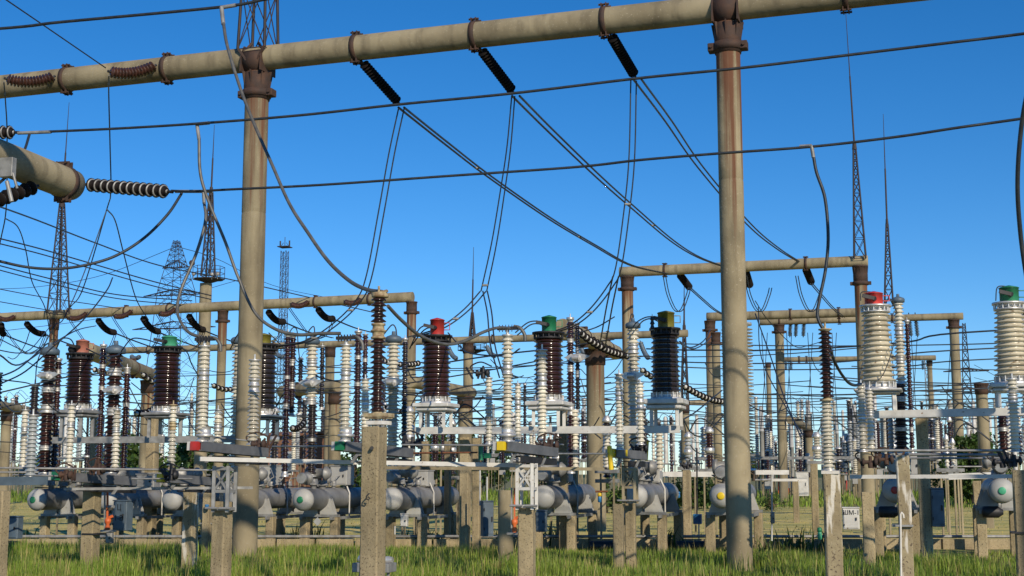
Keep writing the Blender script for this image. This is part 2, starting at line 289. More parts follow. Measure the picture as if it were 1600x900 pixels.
def ct(px, yc, yt, yb, ybox, wt, wb, d, pm, cm, label, can_dx=0, cw=24, foot=668, low=None):
    """current transformer: coloured expansion can (top yc), porcelain from yt to yb, tray box down to ybox, legs down to foot"""
    t = P(px, yt, d); b = Vector((t.x, d, P(px, yb, d).z)); L = t.z-b.z; s = m(d); root = thing('current_transformer', label, 'current transformer', (t.x, d, P(px, foot, d).z), 'current transformers with coloured phase caps')
    n = 14 if 'cream' in pm else 12; pr = []; p = L/n; rt, rb = wt/2*s, wb/2*s
    for i in range(n):
        z = i*p; r = rb+(rt-rb)*i/(n-1); c = r*(.80 if 'cream' in pm else .86)
        pr += [(c, z), (c, z+.30*p), (r*.99, z+.40*p), (r, z+.47*p), (r*.97, z+.54*p), (c*1.005, z+.80*p)]
    pr.append((rt*.84, L)); MB().lathe(b, pr, 36).build('porcelain_body', pm, root)
    fl = MB().lathe(b, [(rt*.9, L-.002), (rt*1.02, L), (rt*1.02, L+.03), (rt*.8, L+.04), (rt*.78, L+.10), (rt*1.12, L+.11), (rt*1.12, L+.15), (rt*.4, L+.16)], 36)
    fb = MB().lathe(b, [(rb*1.0, -.13), (rb*1.0, -.10), (rb*.86, -.09), (rb*.86, -.01), (rb*.98, 0), (rb*.9, .004)], 36)
    for k in range(16):
        a = k*math.pi/8; q = Vector((math.cos(a), math.sin(a), 0))
        fl.cyl(b+q*rt*.98+UP*(L+.02), b+q*rt*.98+UP*(L+.125), .016, n=6); fb.cyl(b+q*rb*.94-UP*.11, b+q*rb*.94+UP*.01, .018, n=6)
    fl.build('top_flange', 'dark_steel' if 'brown' in pm or 'black' in pm else 'silver', root); fb.build('base_flange', 'silver', root)
    hc = P(px, yc, d).z; zc = b.z+L+.155; rc = cw/2*s; cc = Vector((t.x+can_dx*s, d, zc)); Hc = hc-zc
    MB().lathe(cc, [(rc, 0), (rc, Hc*.96), (rc*1.07, Hc*.96), (rc*1.07, Hc), (rc*.95, Hc+.012), (.02, Hc+.05)], 28).build('expansion_can', cm, root)
    hd = MB(); hx = cc+Vector((rc*1.02, -.03, 0)); hd.tube([hx+UP*Hc*.35, hx+Vector((.12, 0, Hc*.35)), hx+Vector((.12, 0, Hc*.8)), hx+UP*Hc*.8], .012); hd.build('side_handle', cm, root)
    tm = MB(); q = cc+Vector((-rc*.2, -rc, Hc*.45)); tm.cyl(q, q+Vector((-.03, -.10, 0)), .045, n=10); tm.bar(q+Vector((-.03, -.10, 0)), q+Vector((-.26, -.12, .05)), .03, .07); tm.build('line_terminal', 'dark_steel', root)
    zb = b.z-.13; zx = P(px, ybox, d).z; W = 62*s*(wb/48)
    bx = MB(); hh = (zb-zx); bx.box((b.x, d, zb-hh*.28), W, W*.95, hh*.52, bev=.02); bx.box((b.x, d, zb-hh*.79), W*.88, W*.82, hh*.40, bev=.02); bx.build('base_box', low or 'white_paint', root)
    fz = P(px, foot, d).z; lg = []
    for i in (-1, 1):
        for j in (-1, 1):
            q = Vector((b.x, d, 0))+EX*(i*W*.32)+EN*(j*W*.28); MB().bar(q+UP*zx, q+UP*fz, .07, .07).build('leg', low or 'white_paint', root)
    return root
def post(px, yt, d, w_, ang=GA, mt='post_concrete', label=None, yb=None, name='concrete_post', group='square concrete equipment posts', xat=None, taper=.02, parts=()):
    """square precast post from the ground to pixel yt"""
    t = P(px, yt, d); s = w_*m(d)*.76; b = Vector((t.x, d, 0)); mb = MB(); ca, sa = math.cos(ang), math.sin(ang); X = Vector((ca, sa, 0)); Y = Vector((-sa, ca, 0)); n = 7; c = s*.08; vs = []
    h = s/2
    for i in range(n+1):
        z = t.z*i/n; q = h*(1+taper*(1-i/n)); cc = c
        if i == n: pass
        for a, e in ((q-cc, -q), (q, -q+cc), (q, q-cc), (q-cc, q), (-q+cc, q), (-q, q-cc), (-q, -q+cc), (-q+cc, -q)):
            j = (random.random()-.5)*s*.022*(4 if i == n else 1); vs.append(b+X*(a+j)+Y*(e+j)+UP*(z-.1*(i == 0)+(random.random()*.4*s*.2 if i == n else 0)))
    fs = [(i*8+k, i*8+(k+1) % 8, (i+1)*8+(k+1) % 8, (i+1)*8+k) for i in range(n) for k in range(8)]; mb.add(vs, fs); mb.add(vs[-8:], [tuple(range(8))])
    o = mb.build(name, mt, None, b); tag(o, label or 'x', 'post', group); return o
def spl(pts, k=8):
    pts = [Vector(p) for p in pts]
    if len(pts) < 3: return [pts[0].lerp(pts[-1], i/k) for i in range(k+1)]
    q = [pts[0]*2-pts[1]]+pts+[pts[-1]*2-pts[-2]]; out = []
    for i in range(1, len(q)-2):
        for j in range(k):
            t = j/k; out.append(.5*((2*q[i])+(q[i+1]-q[i-1])*t+(2*q[i-1]-5*q[i]+4*q[i+1]-q[i+2])*t*t+(3*q[i]-q[i-1]-3*q[i+1]+q[i+2])*t**3))
    out.append(pts[-1]); return out
def wpts(pts, d=None):
    """(px, py) or (px, py, d); missing depths interpolated between the given ones"""
    n = len(pts); ds = [p[2] if len(p) > 2 else None for p in pts]
    if all(x is None for x in ds): ds = [d]*n
    kn = [i for i, x in enumerate(ds) if x is not None]
    ds = list(np.interp(range(n), kn, [ds[i] for i in kn])); return [P(p[0], p[1], q) for p, q in zip(pts, ds)], ds
def wire(label, pts, w_=2, d=None, mt='wire', name='overhead_wire', group=None, cat='wire', sleeve=None, k=8, shared=False, n=6):
    q, ds = wpts(pts, d); r = w_/2*m(float(np.mean(ds))); c = spl(q, k)
    lo = min(c, key=lambda p: p.z)
    if sleeve:
        root = thing(name, label, cat, q[0], group); MB().tube(c, r, n).build('conductor', mt, root)
        for a, b in sleeve: MB().tube([P(*a), P(*b)] if len(a) == 3 else [a, b], r*1.35, 8).build('clamp_sleeve', 'galvanised', root)
        return root
    o = MB().tube(c, r, n).build(name, mt, None, q[0]); tag(o, label, cat, group, shared); return o
def twin(label, pts, w_=1.8, gap=5, d=None, mt='wire', name='twin_conductor', group='paired overhead conductors', spacers=(), gap2=None):
    q, ds = wpts(pts, d); root = thing(name, label, 'wire', q[0], group); cs = []
    for s in (-1, 1):
        g = [p+Vector((s*gap/2*m(dd)*(1 if gap2 is None else 1+(gap2/gap-1)*i/(len(q)-1)), 0, 0)) for i, (p, dd) in enumerate(zip(q, ds))]
        c = spl(g, 8); cs.append(c); MB().tube(c, w_/2*m(float(np.mean(ds))), 6).build('conductor', mt, root)
    for f in spacers:
        i = int(f*(len(cs[0])-1)); MB().cyl(cs[0][i], cs[1][i], w_*.9*m(ds[0]), n=6).build('spacer', 'galvanised', root)
    return root
def string(label, a, b, w_, n, d=None, mt='string_glaze', sag=.0, style='disc', group='insulator strings', parent=None, fit='dark_steel', caps=None):
    """string of cap-and-pin discs between two world points"""
    a = Vector(a); b = Vector(b); r = w_/2; L = (b-a).length; root = thing('insulator_string', label, 'insulator string', a, group)
    c = [a.lerp(b, i/20)-UP*(sag*4*(i/20)*(1-i/20)) for i in range(21)]
    MB().tube(c, r*.22, 6).build('steel_link', fit, root)
    md = MB(); mc = MB()
    for i in range(n):
        t = .06+.88*(i+.5)/n; p = a.lerp(b, t)-UP*(sag*4*t*(1-t)); q = a.lerp(b, t+.02)-UP*(sag*4*(t+.02)*(1-t-.02)); ax = (q-p).normalized(); p_ = L*.88/n
        md.lathe(p, [(r*.3, -.38*p_), (r*.92, -.22*p_), (r, -.14*p_), (r*.96, -.02*p_), (r*.62, .12*p_), (r*.5, .45*p_)], 14, ax)
        if caps and a.y > 26: mc.lathe(p, [(r*.25, -.62*p_), (r*.38, -.55*p_), (r*.46, -.40*p_), (r*.66, -.235*p_), (r*.70, -.225*p_)], 12, ax)
        if caps: mc.lathe(p, [(r*.5, .10*p_), (r*.34, .25*p_), (r*.30, .5*p_), (r*.2, .6*p_)], 12, ax); mc.lathe(p, [(r*.70, .06*p_), (r*.76, .12*p_), (r*.84, .10*p_), (r*.90, -.0*p_)], 18, ax, False)
    md.build('insulator_discs', mt, root)
    if caps: mc.build('metal_caps', caps, root)
    return root
def clamp(root, c, ax, r, lug=True, mt='rusty_steel', wdt=.11):
    mb = MB(); mb.lathe(c-ax*wdt/2, [(r*1.0, 0), (r*1.075, 0), (r*1.075, wdt), (r*1.0, wdt)], 28, ax, False)
    if lug:
        for s in (1, -1):
            side = ax.cross(UP).normalized()
            for q in (-1, 1): mb.bar(c+UP*(s*r*1.0)+ax*(q*wdt*.45)-side*.13, c+UP*(s*r*1.0)+ax*(q*wdt*.45)+side*.13, .02, .16)
            for q in (-1, 1): mb.cyl(c+UP*(s*(r+.055))+side*(q*.08)-ax*.11, c+UP*(s*(r+.055))+side*(q*.08)+ax*.11, .022, n=6)
    return mb.build('clamp_band', mt, root)
def tube_beam(label, a, b, r, clamps=(), mt='concrete', name='tubular_beam', group='round concrete gantry beams', cat='beam', joints=(), lug=True, seg=32, cuff=()):
    a = Vector(a); b = Vector(b); ax = (b-a).normalized(); L = (b-a).length; root = thing(name, label, cat, a, group)
    pr = [(r*.9, 0), (r, .01)]+[(r*(1+.004*math.sin(i*1.7)), L*i/24) for i in range(1, 24)]+[(r, L-.01), (r*.9, L)]
    MB().lathe(a, pr, seg, ax).build('concrete_tube', mt, root)
    for t in clamps: clamp(root, a+ax*(L*t), ax, r, lug)
    return root
def column(label, px, py, d, r, zt=None, cap=.85, mt='streaked_concrete', name='concrete_column', tapr=1.06, capr=1.2, ring=True, group='round concrete gantry columns', head=True, seg=32, capmat='rusty_steel'):
    t = P(px, py, d); z = zt or t.z; b = Vector((t.x, d, 0)); root = thing(name, label, 'column', b, group)
    MB().lathe(b, [(r*tapr, -.1), (r*tapr, 0)]+[(r*(tapr+(1-tapr)*i/12)*(1 if i != 8 else .985), z*i/12) for i in range(1, 13)], seg).build('concrete_shaft', mt, root)
    if cap:
        mb = MB(); mb.lathe(b, [(r*1.02, z-cap), (r*1.14, z-cap), (r*1.16, z-cap*.5), (r*1.12, z-.04), (r*1.26, z-.03), (r*1.26, z+.02), (r*.3, z+.03)], 24)
        if ring:
            mb.lathe(b, [(r*1.1, z-cap-.02), (r*1.24, z-cap-.02), (r*1.24, z-cap+.14), (r*1.1, z-cap+.14)], 24, UP, False)
            for s in (-1, 1): mb.box(b+EX*(s*r*1.36)+UP*(z-cap+.06), .16, .2, .14)
        for k in range(8):                             # stiffener fins
            a = k*math.pi/4+GA; q = Vector((math.cos(a), math.sin(a), 0)); mb.plate([b+q*r*1.05+UP*(z-cap*.75), b+q*r*1.05+UP*(z-.03), b+q*r*1.26+UP*(z-.03)], .02)
        mb.build('steel_cap', capmat, root)
    return root, b, z
def saddle_cap(root, b, z, r, ax):
    """steel cradle that wraps the beam on the column head"""
    mb = MB(); side = ax.cross(UP).normalized(); c = Vector((b.x, b.y, z+r+.05)); 
    mb.lathe(c-ax*r*.85, [(r*1.0, 0), (r*1.12, 0), (r*1.12, r*1.7), (r*1.0, r*1.7)], 28, ax, False)
    for s in (-1, 1):
        mb.plate([c+ax*(s*r*.9)-side*r*1.25-UP*(r+.03), c+ax*(s*r*.9)+side*r*1.25-UP*(r+.03), c+ax*(s*r*.9)+side*r*1.25+UP*r*.1, c+ax*(s*r*.9)+side*r*.7+UP*r*1.15, c+ax*(s*r*.9)-side*r*.7+UP*r*1.15, c+ax*(s*r*.9)-side*r*1.25+UP*r*.1], .03)
        for q in (-1, 1): mb.bar(c+ax*(s*r*.8)+side*(q*r*.8)+UP*r*.7, c+ax*(s*r*.3)+side*(q*r*.5)+UP*r*1.4, .05, .05)
    mb.build('beam_cradle', 'rusty_steel', root)
def lattice(mb, b, t, w0, w1, n, rl, rb, ang=GA, cross=True, skip=None):
    b = Vector(b); t = Vector(t); ca, sa = math.cos(ang), math.sin(ang); X = Vector((ca, sa, 0)); Y = Vector((-sa, ca, 0))
    def cor(f, k): q = (w0+(w1-w0)*f)/2; i, j = ((-1, -1), (1, -1), (1, 1), (-1, 1))[k]; return b.lerp(t, f)+X*(i*q)+Y*(j*q)
    for k in range(4): mb.cyl(cor(0, k), cor(1, k), rl, rl*.8, 4)
    f = 0; fs = [0]; rat = (max(w1, .01)/w0)**(1/n); st = sum(rat**i for i in range(n))
    for i in range(n): f += rat**i/st; fs.append(min(f, 1))
    for i in range(n):
        for k in range(4):
            a, c = cor(fs[i], k), cor(fs[i+1], (k+1) % 4); mb.cyl(a, c, rb, n=4, caps=False)
            if cross: mb.cyl(cor(fs[i], (k+1) % 4), cor(fs[i+1], k), rb, n=4, caps=False)
            mb.cyl(cor(fs[i], k), cor(fs[i], (k+1) % 4), rb, n=4, caps=False)
def mast(label, px, yb, ytl, ytr, d, w_, ptop=None, name='lightning_mast', n=9, rod=True):
    """lattice mast from pixel yb up to ytl, rod up to ytr"""
    b = P(px, yb, d); s = m(d); t = P(px if ptop is None else ptop[0], ytl, d); root = thing(name, label, 'mast', b, 'lightning masts')
    mb = MB(); lattice(mb, b, t, w_*s, w_*s*.22, n, 1.5*s, .5*s); mb.build('lattice_frame', 'lattice_steel', root)
    if rod:
        q = P(px if ptop is None else ptop[1], ytr, d); mid = t.lerp(q, .5)
        MB().cyl(t-UP*6*s, t+UP*8*s, w_*.22*s, w_*.15*s, 8).build('rod_socket', 'lattice_steel', root)
        MB().cyl(t, mid, 1.5*s, 1.3*s, 6).cyl(mid, q, .9*s, .35*s, 6).build('lightning_rod', 'lattice_steel', root)
    return root
def rail(label, a, b, h_, wd=None, mt='white_paint', chan=False, cat='beam', name='steel_rail', group=None):
    q = P(*a); e = P(*b); s = m((a[2]+b[2])/2); hh = h_*s; mb = MB()
    (mb.chan if chan else mb.bar)(q, e, wd or hh*.7, hh); o = mb.build(name, mt, None, q); return tag(o, label, cat, group)
def pipe(label, a, b, w_, mt='galvanised', name='steel_pipe', group=None, extra=()):
    pts = [P(*a)]+[P(*x) for x in extra]+[P(*b)]; o = MB().tube(pts, w_/2*m(a[2]), 8).build(name, mt, None, pts[0]); return tag(o, label, 'pipe', group)
def cabinet(label, px, yt, yb, d, w_, mt='white_paint', dep=.8, ang=GA, name='control_cabinet', legs=None, text=None, cat='cabinet', parent=None, tsize=.16, lid=True):
    t = P(px, yt, d); b = P(px, yb, d); s = m(d); W = w_*s*.78; D = W*dep; hgt = t.z-b.z; c = Vector((t.x, d, (t.z+b.z)/2))
    ca, sa = math.cos(ang), math.sin(ang); X = Vector((ca, sa, 0)); Y = Vector((-sa, ca, 0))
    root = parent or thing(name, label, cat, (t.x, d, b.z), 'control boxes and cabinets')
    MB().box(c, W, D, hgt, ang, .012).build('housing', mt, root)
    f = c-Y*(D/2+.008); MB().box(f, W*.86, .014, hgt*.86, ang, .004).build('door', mt, root)
    MB().box(f+X*W*.3-Y*.02, .025, .03, hgt*.14, ang, .004).build('handle', 'dark_steel', root)
    if lid: MB().box(c+UP*(hgt/2+.012), W*1.08, D*1.1, .022, ang, .005).build('rain_lid', mt, root)
    hg = MB()
    for q in (-.28, .28): hg.cyl(f-X*W*.42-Y*.015+UP*(hgt*(q-.04)), f-X*W*.42-Y*.015+UP*(hgt*(q+.04)), .012, n=6)
    hg.build('hinges', 'dark_steel', root)
    if legs:
        for i in (-1, 1): q = c+X*(i*W*.4); MB().bar(Vector((q.x, q.y, b.z)), Vector((q.x, q.y, legs)), .05, .05).build('leg', 'galvanised', root)
    if text:
        for k, ln in enumerate(text):
            cu = bpy.data.curves.new('lettering', 'FONT'); cu.body = ln; cu.size = tsize; cu.extrude = .002; cu.align_x = 'CENTER'; tmp = bpy.data.objects.new('lettering', cu); sc.collection.objects.link(tmp)
            dg = bpy.context.evaluated_depsgraph_get(); me = bpy.data.meshes.new_from_object(tmp.evaluated_get(dg)); bpy.data.objects.remove(tmp); me.materials.clear(); me.materials.append(MAT['dark_steel'])
            o = bpy.data.objects.new('lettering', me); sc.collection.objects.link(o); o.parent = root; pos = f-Y*.012+UP*(hgt*.2-k*tsize*1.3)
            o.rotation_euler = (R(90), 0, ang); o.location = pos-Vector(ORG[root.name]); ORG[o.name] = ORG[root.name]
    return root
def tree(label, px, d, hgt, wid, n=3500, dark=1, z0=.15):
    b = GP(px, 800); b = P(px, 745, d); b = Vector((b.x, d, 0)); root = thing('tree', label, 'tree', b, 'trees beyond the yard')
    tk = MB(); tk.tube([b, b+Vector((.1, 0, hgt*.3)), b+Vector((-.1, .1, hgt*.6)), b+Vector((0, 0, hgt*.85))], [wid*.05, wid*.04, wid*.025, .02], 8)
    cl = []
    for k in range(16):
        a = random.uniform(0, 6.28); f = random.random(); z = hgt*(z0+.85*(1-z0)*f); rr = wid*.5*math.sin(math.pi*min(.98, .12+.8*f))*random.uniform(.35, .85); c = b+Vector((math.cos(a)*rr, math.sin(a)*rr, z)); cl.append((c, wid*random.uniform(.13, .24)))
        tk.tube([b+UP*(z*.55), (b+UP*z*.8).lerp(c, .5), c], [wid*.016, wid*.011, .01], 5)
    tk.build('trunk', 'bark', root)
    per = n//16; V = []; 
    for c, r in cl:
        u = rng.normal(size=(per, 3)); u /= np.linalg.norm(u, axis=1)[:, None]; u *= (rng.random(per)**.45)[:, None]*r; u[:, 2] *= .8; V.append(u+np.array(c))
    V = np.concatenate(V); n = len(V); s = wid*.028*(0.6+.8*rng.random((n, 1))); a = rng.normal(size=(n, 3)); a /= np.linalg.norm(a, axis=1)[:, None]; q = rng.normal(size=(n, 3)); q -= a*(q*a).sum(1)[:, None]; q /= np.linalg.norm(q, axis=1)[:, None]
    W = np.stack([V+a*s, V+q*s*.7, V-a*s, V-q*s*.7], 1).reshape(-1, 3)-np.array(b); me = bpy.data.meshes.new('crown'); me.from_pydata(W.tolist(), [], (np.arange(n*4).reshape(-1, 4)).tolist()); me.materials.append(MAT['leaf'])
    o = bpy.data.objects.new('crown', me); sc.collection.objects.link(o); o.parent = root; ORG[o.name] = ORG[root.name]
    return root
# ---------------------------------------------------------------- main gantry in front
ZB = 11.0; BL = PZ(403, 92, ZB); BR = PZ(1136, 12, ZB); bax = (BR-BL).normalized(); br = .275
def onb(px):                                           # point on the main beam axis at a pixel column
    lo, hi = -30., 30.
    for _ in range(50):
        mid = (lo+hi)/2; p = BL+bax*mid
        if pxof(p) < px: lo = mid
        else: hi = mid
    return BL+bax*lo
b0, b1 = onb(-260), onb(1900); bl = (b1-b0).length
tube_beam('long round concrete beam of the front gantry crossing the top of the picture', b0, b1, br, [(onb(x)-b0).length/bl for x in (105, 262, 557, 742, 945, 1321)], seg=40)
for px, py, p, lb in ((386, 880, BL, 'tall round concrete column with rusty cap and lattice mast on top, left of centre'), (1158, 890, BR, 'tallest round concrete column with rusty cap right of centre')):
    t = Vector((p.x, p.y, 0)); root = thing('concrete_column', lb, 'column', t, 'round concrete gantry columns'); r = .262 if px < 500 else .238; z = ZB-br-.06
    MB().lathe(t, [(r*1.02, -.1), (r*1.02, 0)]+[(r*(1.02-.02*i/30)*(.98 if i == 21 else 1), z*i/30+(.0 if i != 20 else z/30*.92)) for i in range(1, 21)]+[(r*1.006*.982, z*21/30-.0), (r*1.006*.982, z*21/30+.02), (r*1.006, z*21/30+.03)]+[(r*(1.02-.02*i/30), z*i/30) for i in range(22, 31)], 40).build('concrete_shaft', 'streaked_concrete', root)
    mb = MB(); mb.lathe(t, [(r*1.02, z-.62), (r*1.09, z-.62), (r*1.13, z-.3), (r*1.10, z-.02), (r*.5, z)], 32)
    mb.lathe(t, [(r*1.08, z-.56), (r*1.2, z-.56), (r*1.2, z-.40), (r*1.08, z-.40)], 32, UP, False)
    for s in (-1, 1): mb.box(t+EX*(s*r*1.34)+UP*(z-.48), .14, .24, .16); mb.cyl(t+EX*(s*r*1.34)-EN*.16+UP*(z-.48), t+EX*(s*r*1.34)+EN*.16+UP*(z-.48), .03, n=6)
    for k in range(8): a = k*math.pi/4+GA; q = Vector((math.cos(a), math.sin(a), 0)); mb.plate([t+q*r*1.08+UP*(z-.38), t+q*r*1.08+UP*(z), t+q*r*1.36+UP*z], .022)
    mb.build('steel_cap', 'rusty_steel', root); saddle_cap(root, t, z-.05, br, bax)
mb = MB(); lm = thing('lightning_mast', 'dark lattice mast standing on the left front column, cut by the top edge', 'mast', BL+UP*br, 'lightning masts')
lattice(mb, BL+UP*(br-.12), BL+UP*(br+9), .66, .16, 11, .035, .013); mb.build('lattice_frame', 'lattice_steel', lm)
for s in (-1, 1):
    for q in (-1, 1): MB().bar(BL+bax*(s*.33)+EN*(q*.33)+UP*(br-.1), BL+bax*(s*.14)+EN*(q*.28)-UP*.1, .05, .05).build('mounting_foot', 'rusty_steel', lm)
# suspension strings of the main beam
S = {}
for i, (x, xe, ye) in enumerate(((557, 625, 163), (742, 803, 145), (945, 993, 120))):
    c = onb(x); a = c-UP*(br+.03)+bax*.12; e = P(xe, ye, c.y+1.1)
    string('thick black insulator string hanging under the front beam, %s of three' % ('leftmost', 'middle one', 'rightmost')[i], a, e, .235, 17, group='black strings under the front beam', sag=-.0); S[xe] = e
for i, (x, xe, ye) in enumerate(((262, 168, 111), (105, 6, 122))):
    c = onb(x); side = Vector((bax.y, -bax.x, 0)).normalized(); a = c+side*(br+.06)+UP*.0-bax*.08; e = P(xe, ye, a.y-.7)
    string('rusty brown sagging insulator string in front of the beam, %s of two' % ('right one', 'left one')[i], a, e, .27, 14, mt='rust_glaze', sag=.12, group='brown strings before the front beam'); S[xe] = e
dl = S[168].y
wire('thin wire climbing to the top left corner from the brown string', [(165, 106, dl), (60, 34, dl-3.2), (-40, -34, dl-6)], 2.2, name='overhead_wire')
wire('thin dropper hanging straight down from the right brown string', [(170, 118, dl), (170, 150), (172, 230), (173, 300), (166, 330), (130, 450), (110, 480, dl+8)], 2.0)
wire('short curved branch wire right of the thin dropper', [(167, 327, dl), (180, 345), (193, 395), (212, 465), (232, 500, dl+8)], 2.0)
wire('thin dropper hanging from the left brown string at the edge', [(6, 128, dl), (9, 165), (11, 210), (10, 320), (2, 370), (-8, 410, dl+5)], 2.0)
wire('curved thin branch wire near the left edge of the picture', [(8, 341, dl), (28, 355), (40, 390), (50, 440), (70, 480), (78, 520, dl+6)], 1.8)
# conductors from the black strings
S1, S2, S3 = S[625].y, S[803].y, S[993].y
twin('paired conductors descending from the left black string to the far beam', [(627, 168, S1), (700, 226), (765, 276), (860, 342), (930, 384), (985, 414), (1043, 428, 59.5)], 2.6, 9, gap2=3, spacers=(.3, .62))
twin('paired conductors descending from the middle black string behind the right column', [(806, 150, S2), (860, 204), (935, 276), (990, 325), (1050, 376), (1092, 402), (1135, 418, 59.5)], 2.6, 12, gap2=3, spacers=(.3, .6))
twin('paired conductors descending from the right black string past the right column', [(996, 124, S3), (1045, 190), (1095, 262), (1170, 350), (1215, 388), (1250, 410, 58.7)], 2.6, 13, gap2=3, spacers=(.5,))
twin('paired droppers falling from the left black string to the hooded column', [(627, 170, S1), (612, 240), (596, 330), (577, 430), (560, 470), (523, 507), (480, 533), (430, 542), (402, 556, 31)], 2.4, 9, spacers=(.55, .72))
twin('paired droppers falling from the middle black string to a fork', [(802, 150, S2), (795, 230), (785, 300), (772, 380), (756, 455, 30)], 2.4, 5, gap2=9, spacers=(.98,))
twin('paired leads sweeping from the fork to the bright red can', [(755, 455, 30), (735, 478), (712, 498), (690, 512), (668, 520), (640, 527, 30)], 2.4, 9, spacers=(.4,))
twin('paired leads falling from the fork to the short white insulator', [(758, 455, 30), (765, 490), (770, 540), (784, 590, 28)], 2.4, 7)
twin('paired droppers falling from the right black string to the green can', [(990, 126, S3), (987, 250), (978, 340), (966, 420), (953, 448), (925, 484), (895, 508), (862, 520, 29)], 2.4, 9, spacers=(.25, .74))
twin('paired leads branching down behind the short rusty column', [(962, 432, 31), (952, 480), (945, 520), (940, 548, 38)], 2.4, 9, spacers=(.7,))
# bus conductors strung across the picture in front
wire('topmost thick bus conductor at the upper left', [(-700, 90, 25), (-60, 49, 22), (100, 34, 21.4), (345, 11, 20.8), (420, -2, 20.6), (520, -16, 20.3), (1500, -140, 17), (2700, -330, 14)], 5.2, name='bus_conductor', cat='wire', sleeve=[((345, 12, 20.8), (369, 8, 20.75)), ((346, 12, 20.7), (349, 38, 20.6))])
wire('middle bus conductor rising across the picture to the right edge', [(45, 207, 22.3), (180, 201), (310, 193), (470, 180), (625, 163), (800, 146), (1000, 122), (1160, 106), (1350, 83), (1490, 66), (1620, 50, 18), (2100, -14, 16), (2900, -130, 13.5)], 4.8, name='bus_conductor', sleeve=[((306, 194, 21.6), (327, 192, 21.5)), ((308, 196, 21.5), (311, 218, 21.4)), ((28, 208, 22.3), (80, 206, 22.2))])
wire('lowest bus conductor running from the disc string to the right edge', [(268, 298, 22), (300, 299), (360, 296), (500, 289), (700, 275), (900, 261), (1000, 250), (1120, 240), (1270, 229), (1400, 214), (1500, 199), (1620, 182, 18), (2100, 112, 16), (2900, -15, 13.5)], 4.6, name='bus_conductor', sleeve=[((274, 299, 22), (332, 299, 21.9)), ((318, 299, 21.8), (319, 318, 21.8)), ((1250, 229, 19.2), (1268, 228, 19.1)), ((1268, 228, 19.1), (1271, 246, 19.1))])
string('dark disc insulator string with pale rims reaching from the beam end to the right', P(131, 288, 23.0), P(270, 300, 22.0), .25, 12, caps='galvanised', mt='string_glaze', group='disc strings at the left edge')
string('two dark discs of a string cut off by the left edge', P(-110, 206, 22.6), P(30, 207, 22.3), .245, 12, caps='galvanised', group='disc strings at the left edge')
string('dark disc string with bright caps under the beam stub', P(-30, 322, 20), P(60, 290, 21), .24, 8, caps='galvanised', group='disc strings at the left edge')
# low beam stub at the left edge
tb1 = P(108, 288, 22.3); tb0 = PZ(-100, 206, tb1.z); tb0 = tb1+(tb0-tb1)*2.4
root = tube_beam('short end of a low round concrete beam entering from the left edge', tb0, tb1+(tb1-tb0).normalized()*.08, .265, [.97])
cb = P(-48, 300, 17.5); column('round concrete column just outside the left edge carrying the low beam', -120, 280, 19.0, .26, zt=tb1.z-.3, mt='concrete')
mb = MB(); q = P(12, 262, 18.6); mb.box(q, .22, .1, .28); mb.cyl(q-UP*.2, q-UP*.5+EX*.1, .03); mb.tube([q, q+Vector((.1, -.05, -.1)), q+Vector((.15, 0, -.3))], .02); tag(mb.build('beam_bracket', 'galvanised', None, q), 'pale metal bracket on the side of the low beam stub', 'bracket')
# thick cables dropping from the bus conductors
wire('thick cable sweeping from the topmost conductor to the tall brown insulator', [(349, 36, 20.6), (356, 75), (378, 145), (402, 205), (425, 257), (452, 318), (480, 362), (512, 407), (545, 438), (572, 452), (597, 456, 17)], 6, mt='grey_cable', name='flexible_cable', group='thick flexible cables')
wire('thick cable sweeping from the middle conductor to the green marked insulator', [(311, 216, 21.4), (313, 270), (326, 315), (352, 378), (372, 433), (398, 488), (430, 514), (465, 523), (500, 521), (532, 521, 20.6)], 5.4, mt='grey_cable', name='flexible_cable', group='thick flexible cables')
wire('thick cable sagging from the lowest conductor to the red marked insulator', [(319, 316, 21.8), (321, 345), (307, 395), (284, 450), (277, 480), (281, 500), (296, 520), (325, 530, 20.6)], 5, mt='grey_cable', name='flexible_cable', group='thick flexible cables')
wire('thick cable looping from the tall brown insulator to the yellow marked one', [(606, 478, 17), (625, 498), (650, 520), (675, 533), (702, 538), (728, 532), (755, 519), (778, 512), (796, 513, 20)], 5.4, mt='grey_cable', name='flexible_cable', group='thick flexible cables')
wire('thick cable hanging from the lowest conductor to the brown and white insulator', [(1271, 244, 19.1), (1276, 270), (1289, 310), (1294, 370), (1290, 420), (1281, 465), (1277, 490), (1281, 505), (1287, 515, 19)], 5.4, name='flexible_cable', group='thick flexible cables')
wire('thick cable looping from the brown insulator to the right white stack', [(1296, 540, 19), (1302, 560), (1312, 580), (1325, 597), (1336, 602), (1345, 600, 22)], 5, name='flexible_cable', group='thick flexible cables')
wire('very thick dark cable running down the right edge of the picture', [(1700, -20, 14.5), (1640, 50, 14.8), (1612, 120, 15), (1597, 190), (1590, 280), (1594, 360), (1605, 440, 16), (1620, 520, 17), (1640, 600, 20)], 7, name='flexible_cable', group='thick flexible cables')
wire('thick cable sagging from the disc string to the left edge', [(284, 302, 21.9), (262, 335), (225, 372), (180, 400), (130, 415), (85, 420), (40, 417), (-10, 406, 20)], 4.6, name='flexible_cable', group='thick flexible cables')
wire('short thick jumper bending below the two edge discs', [(46, 210, 22.2), (38, 235), (24, 258), (8, 278), (-20, 300, 20)], 4.6, name='flexible_cable', group='thick flexible cables')
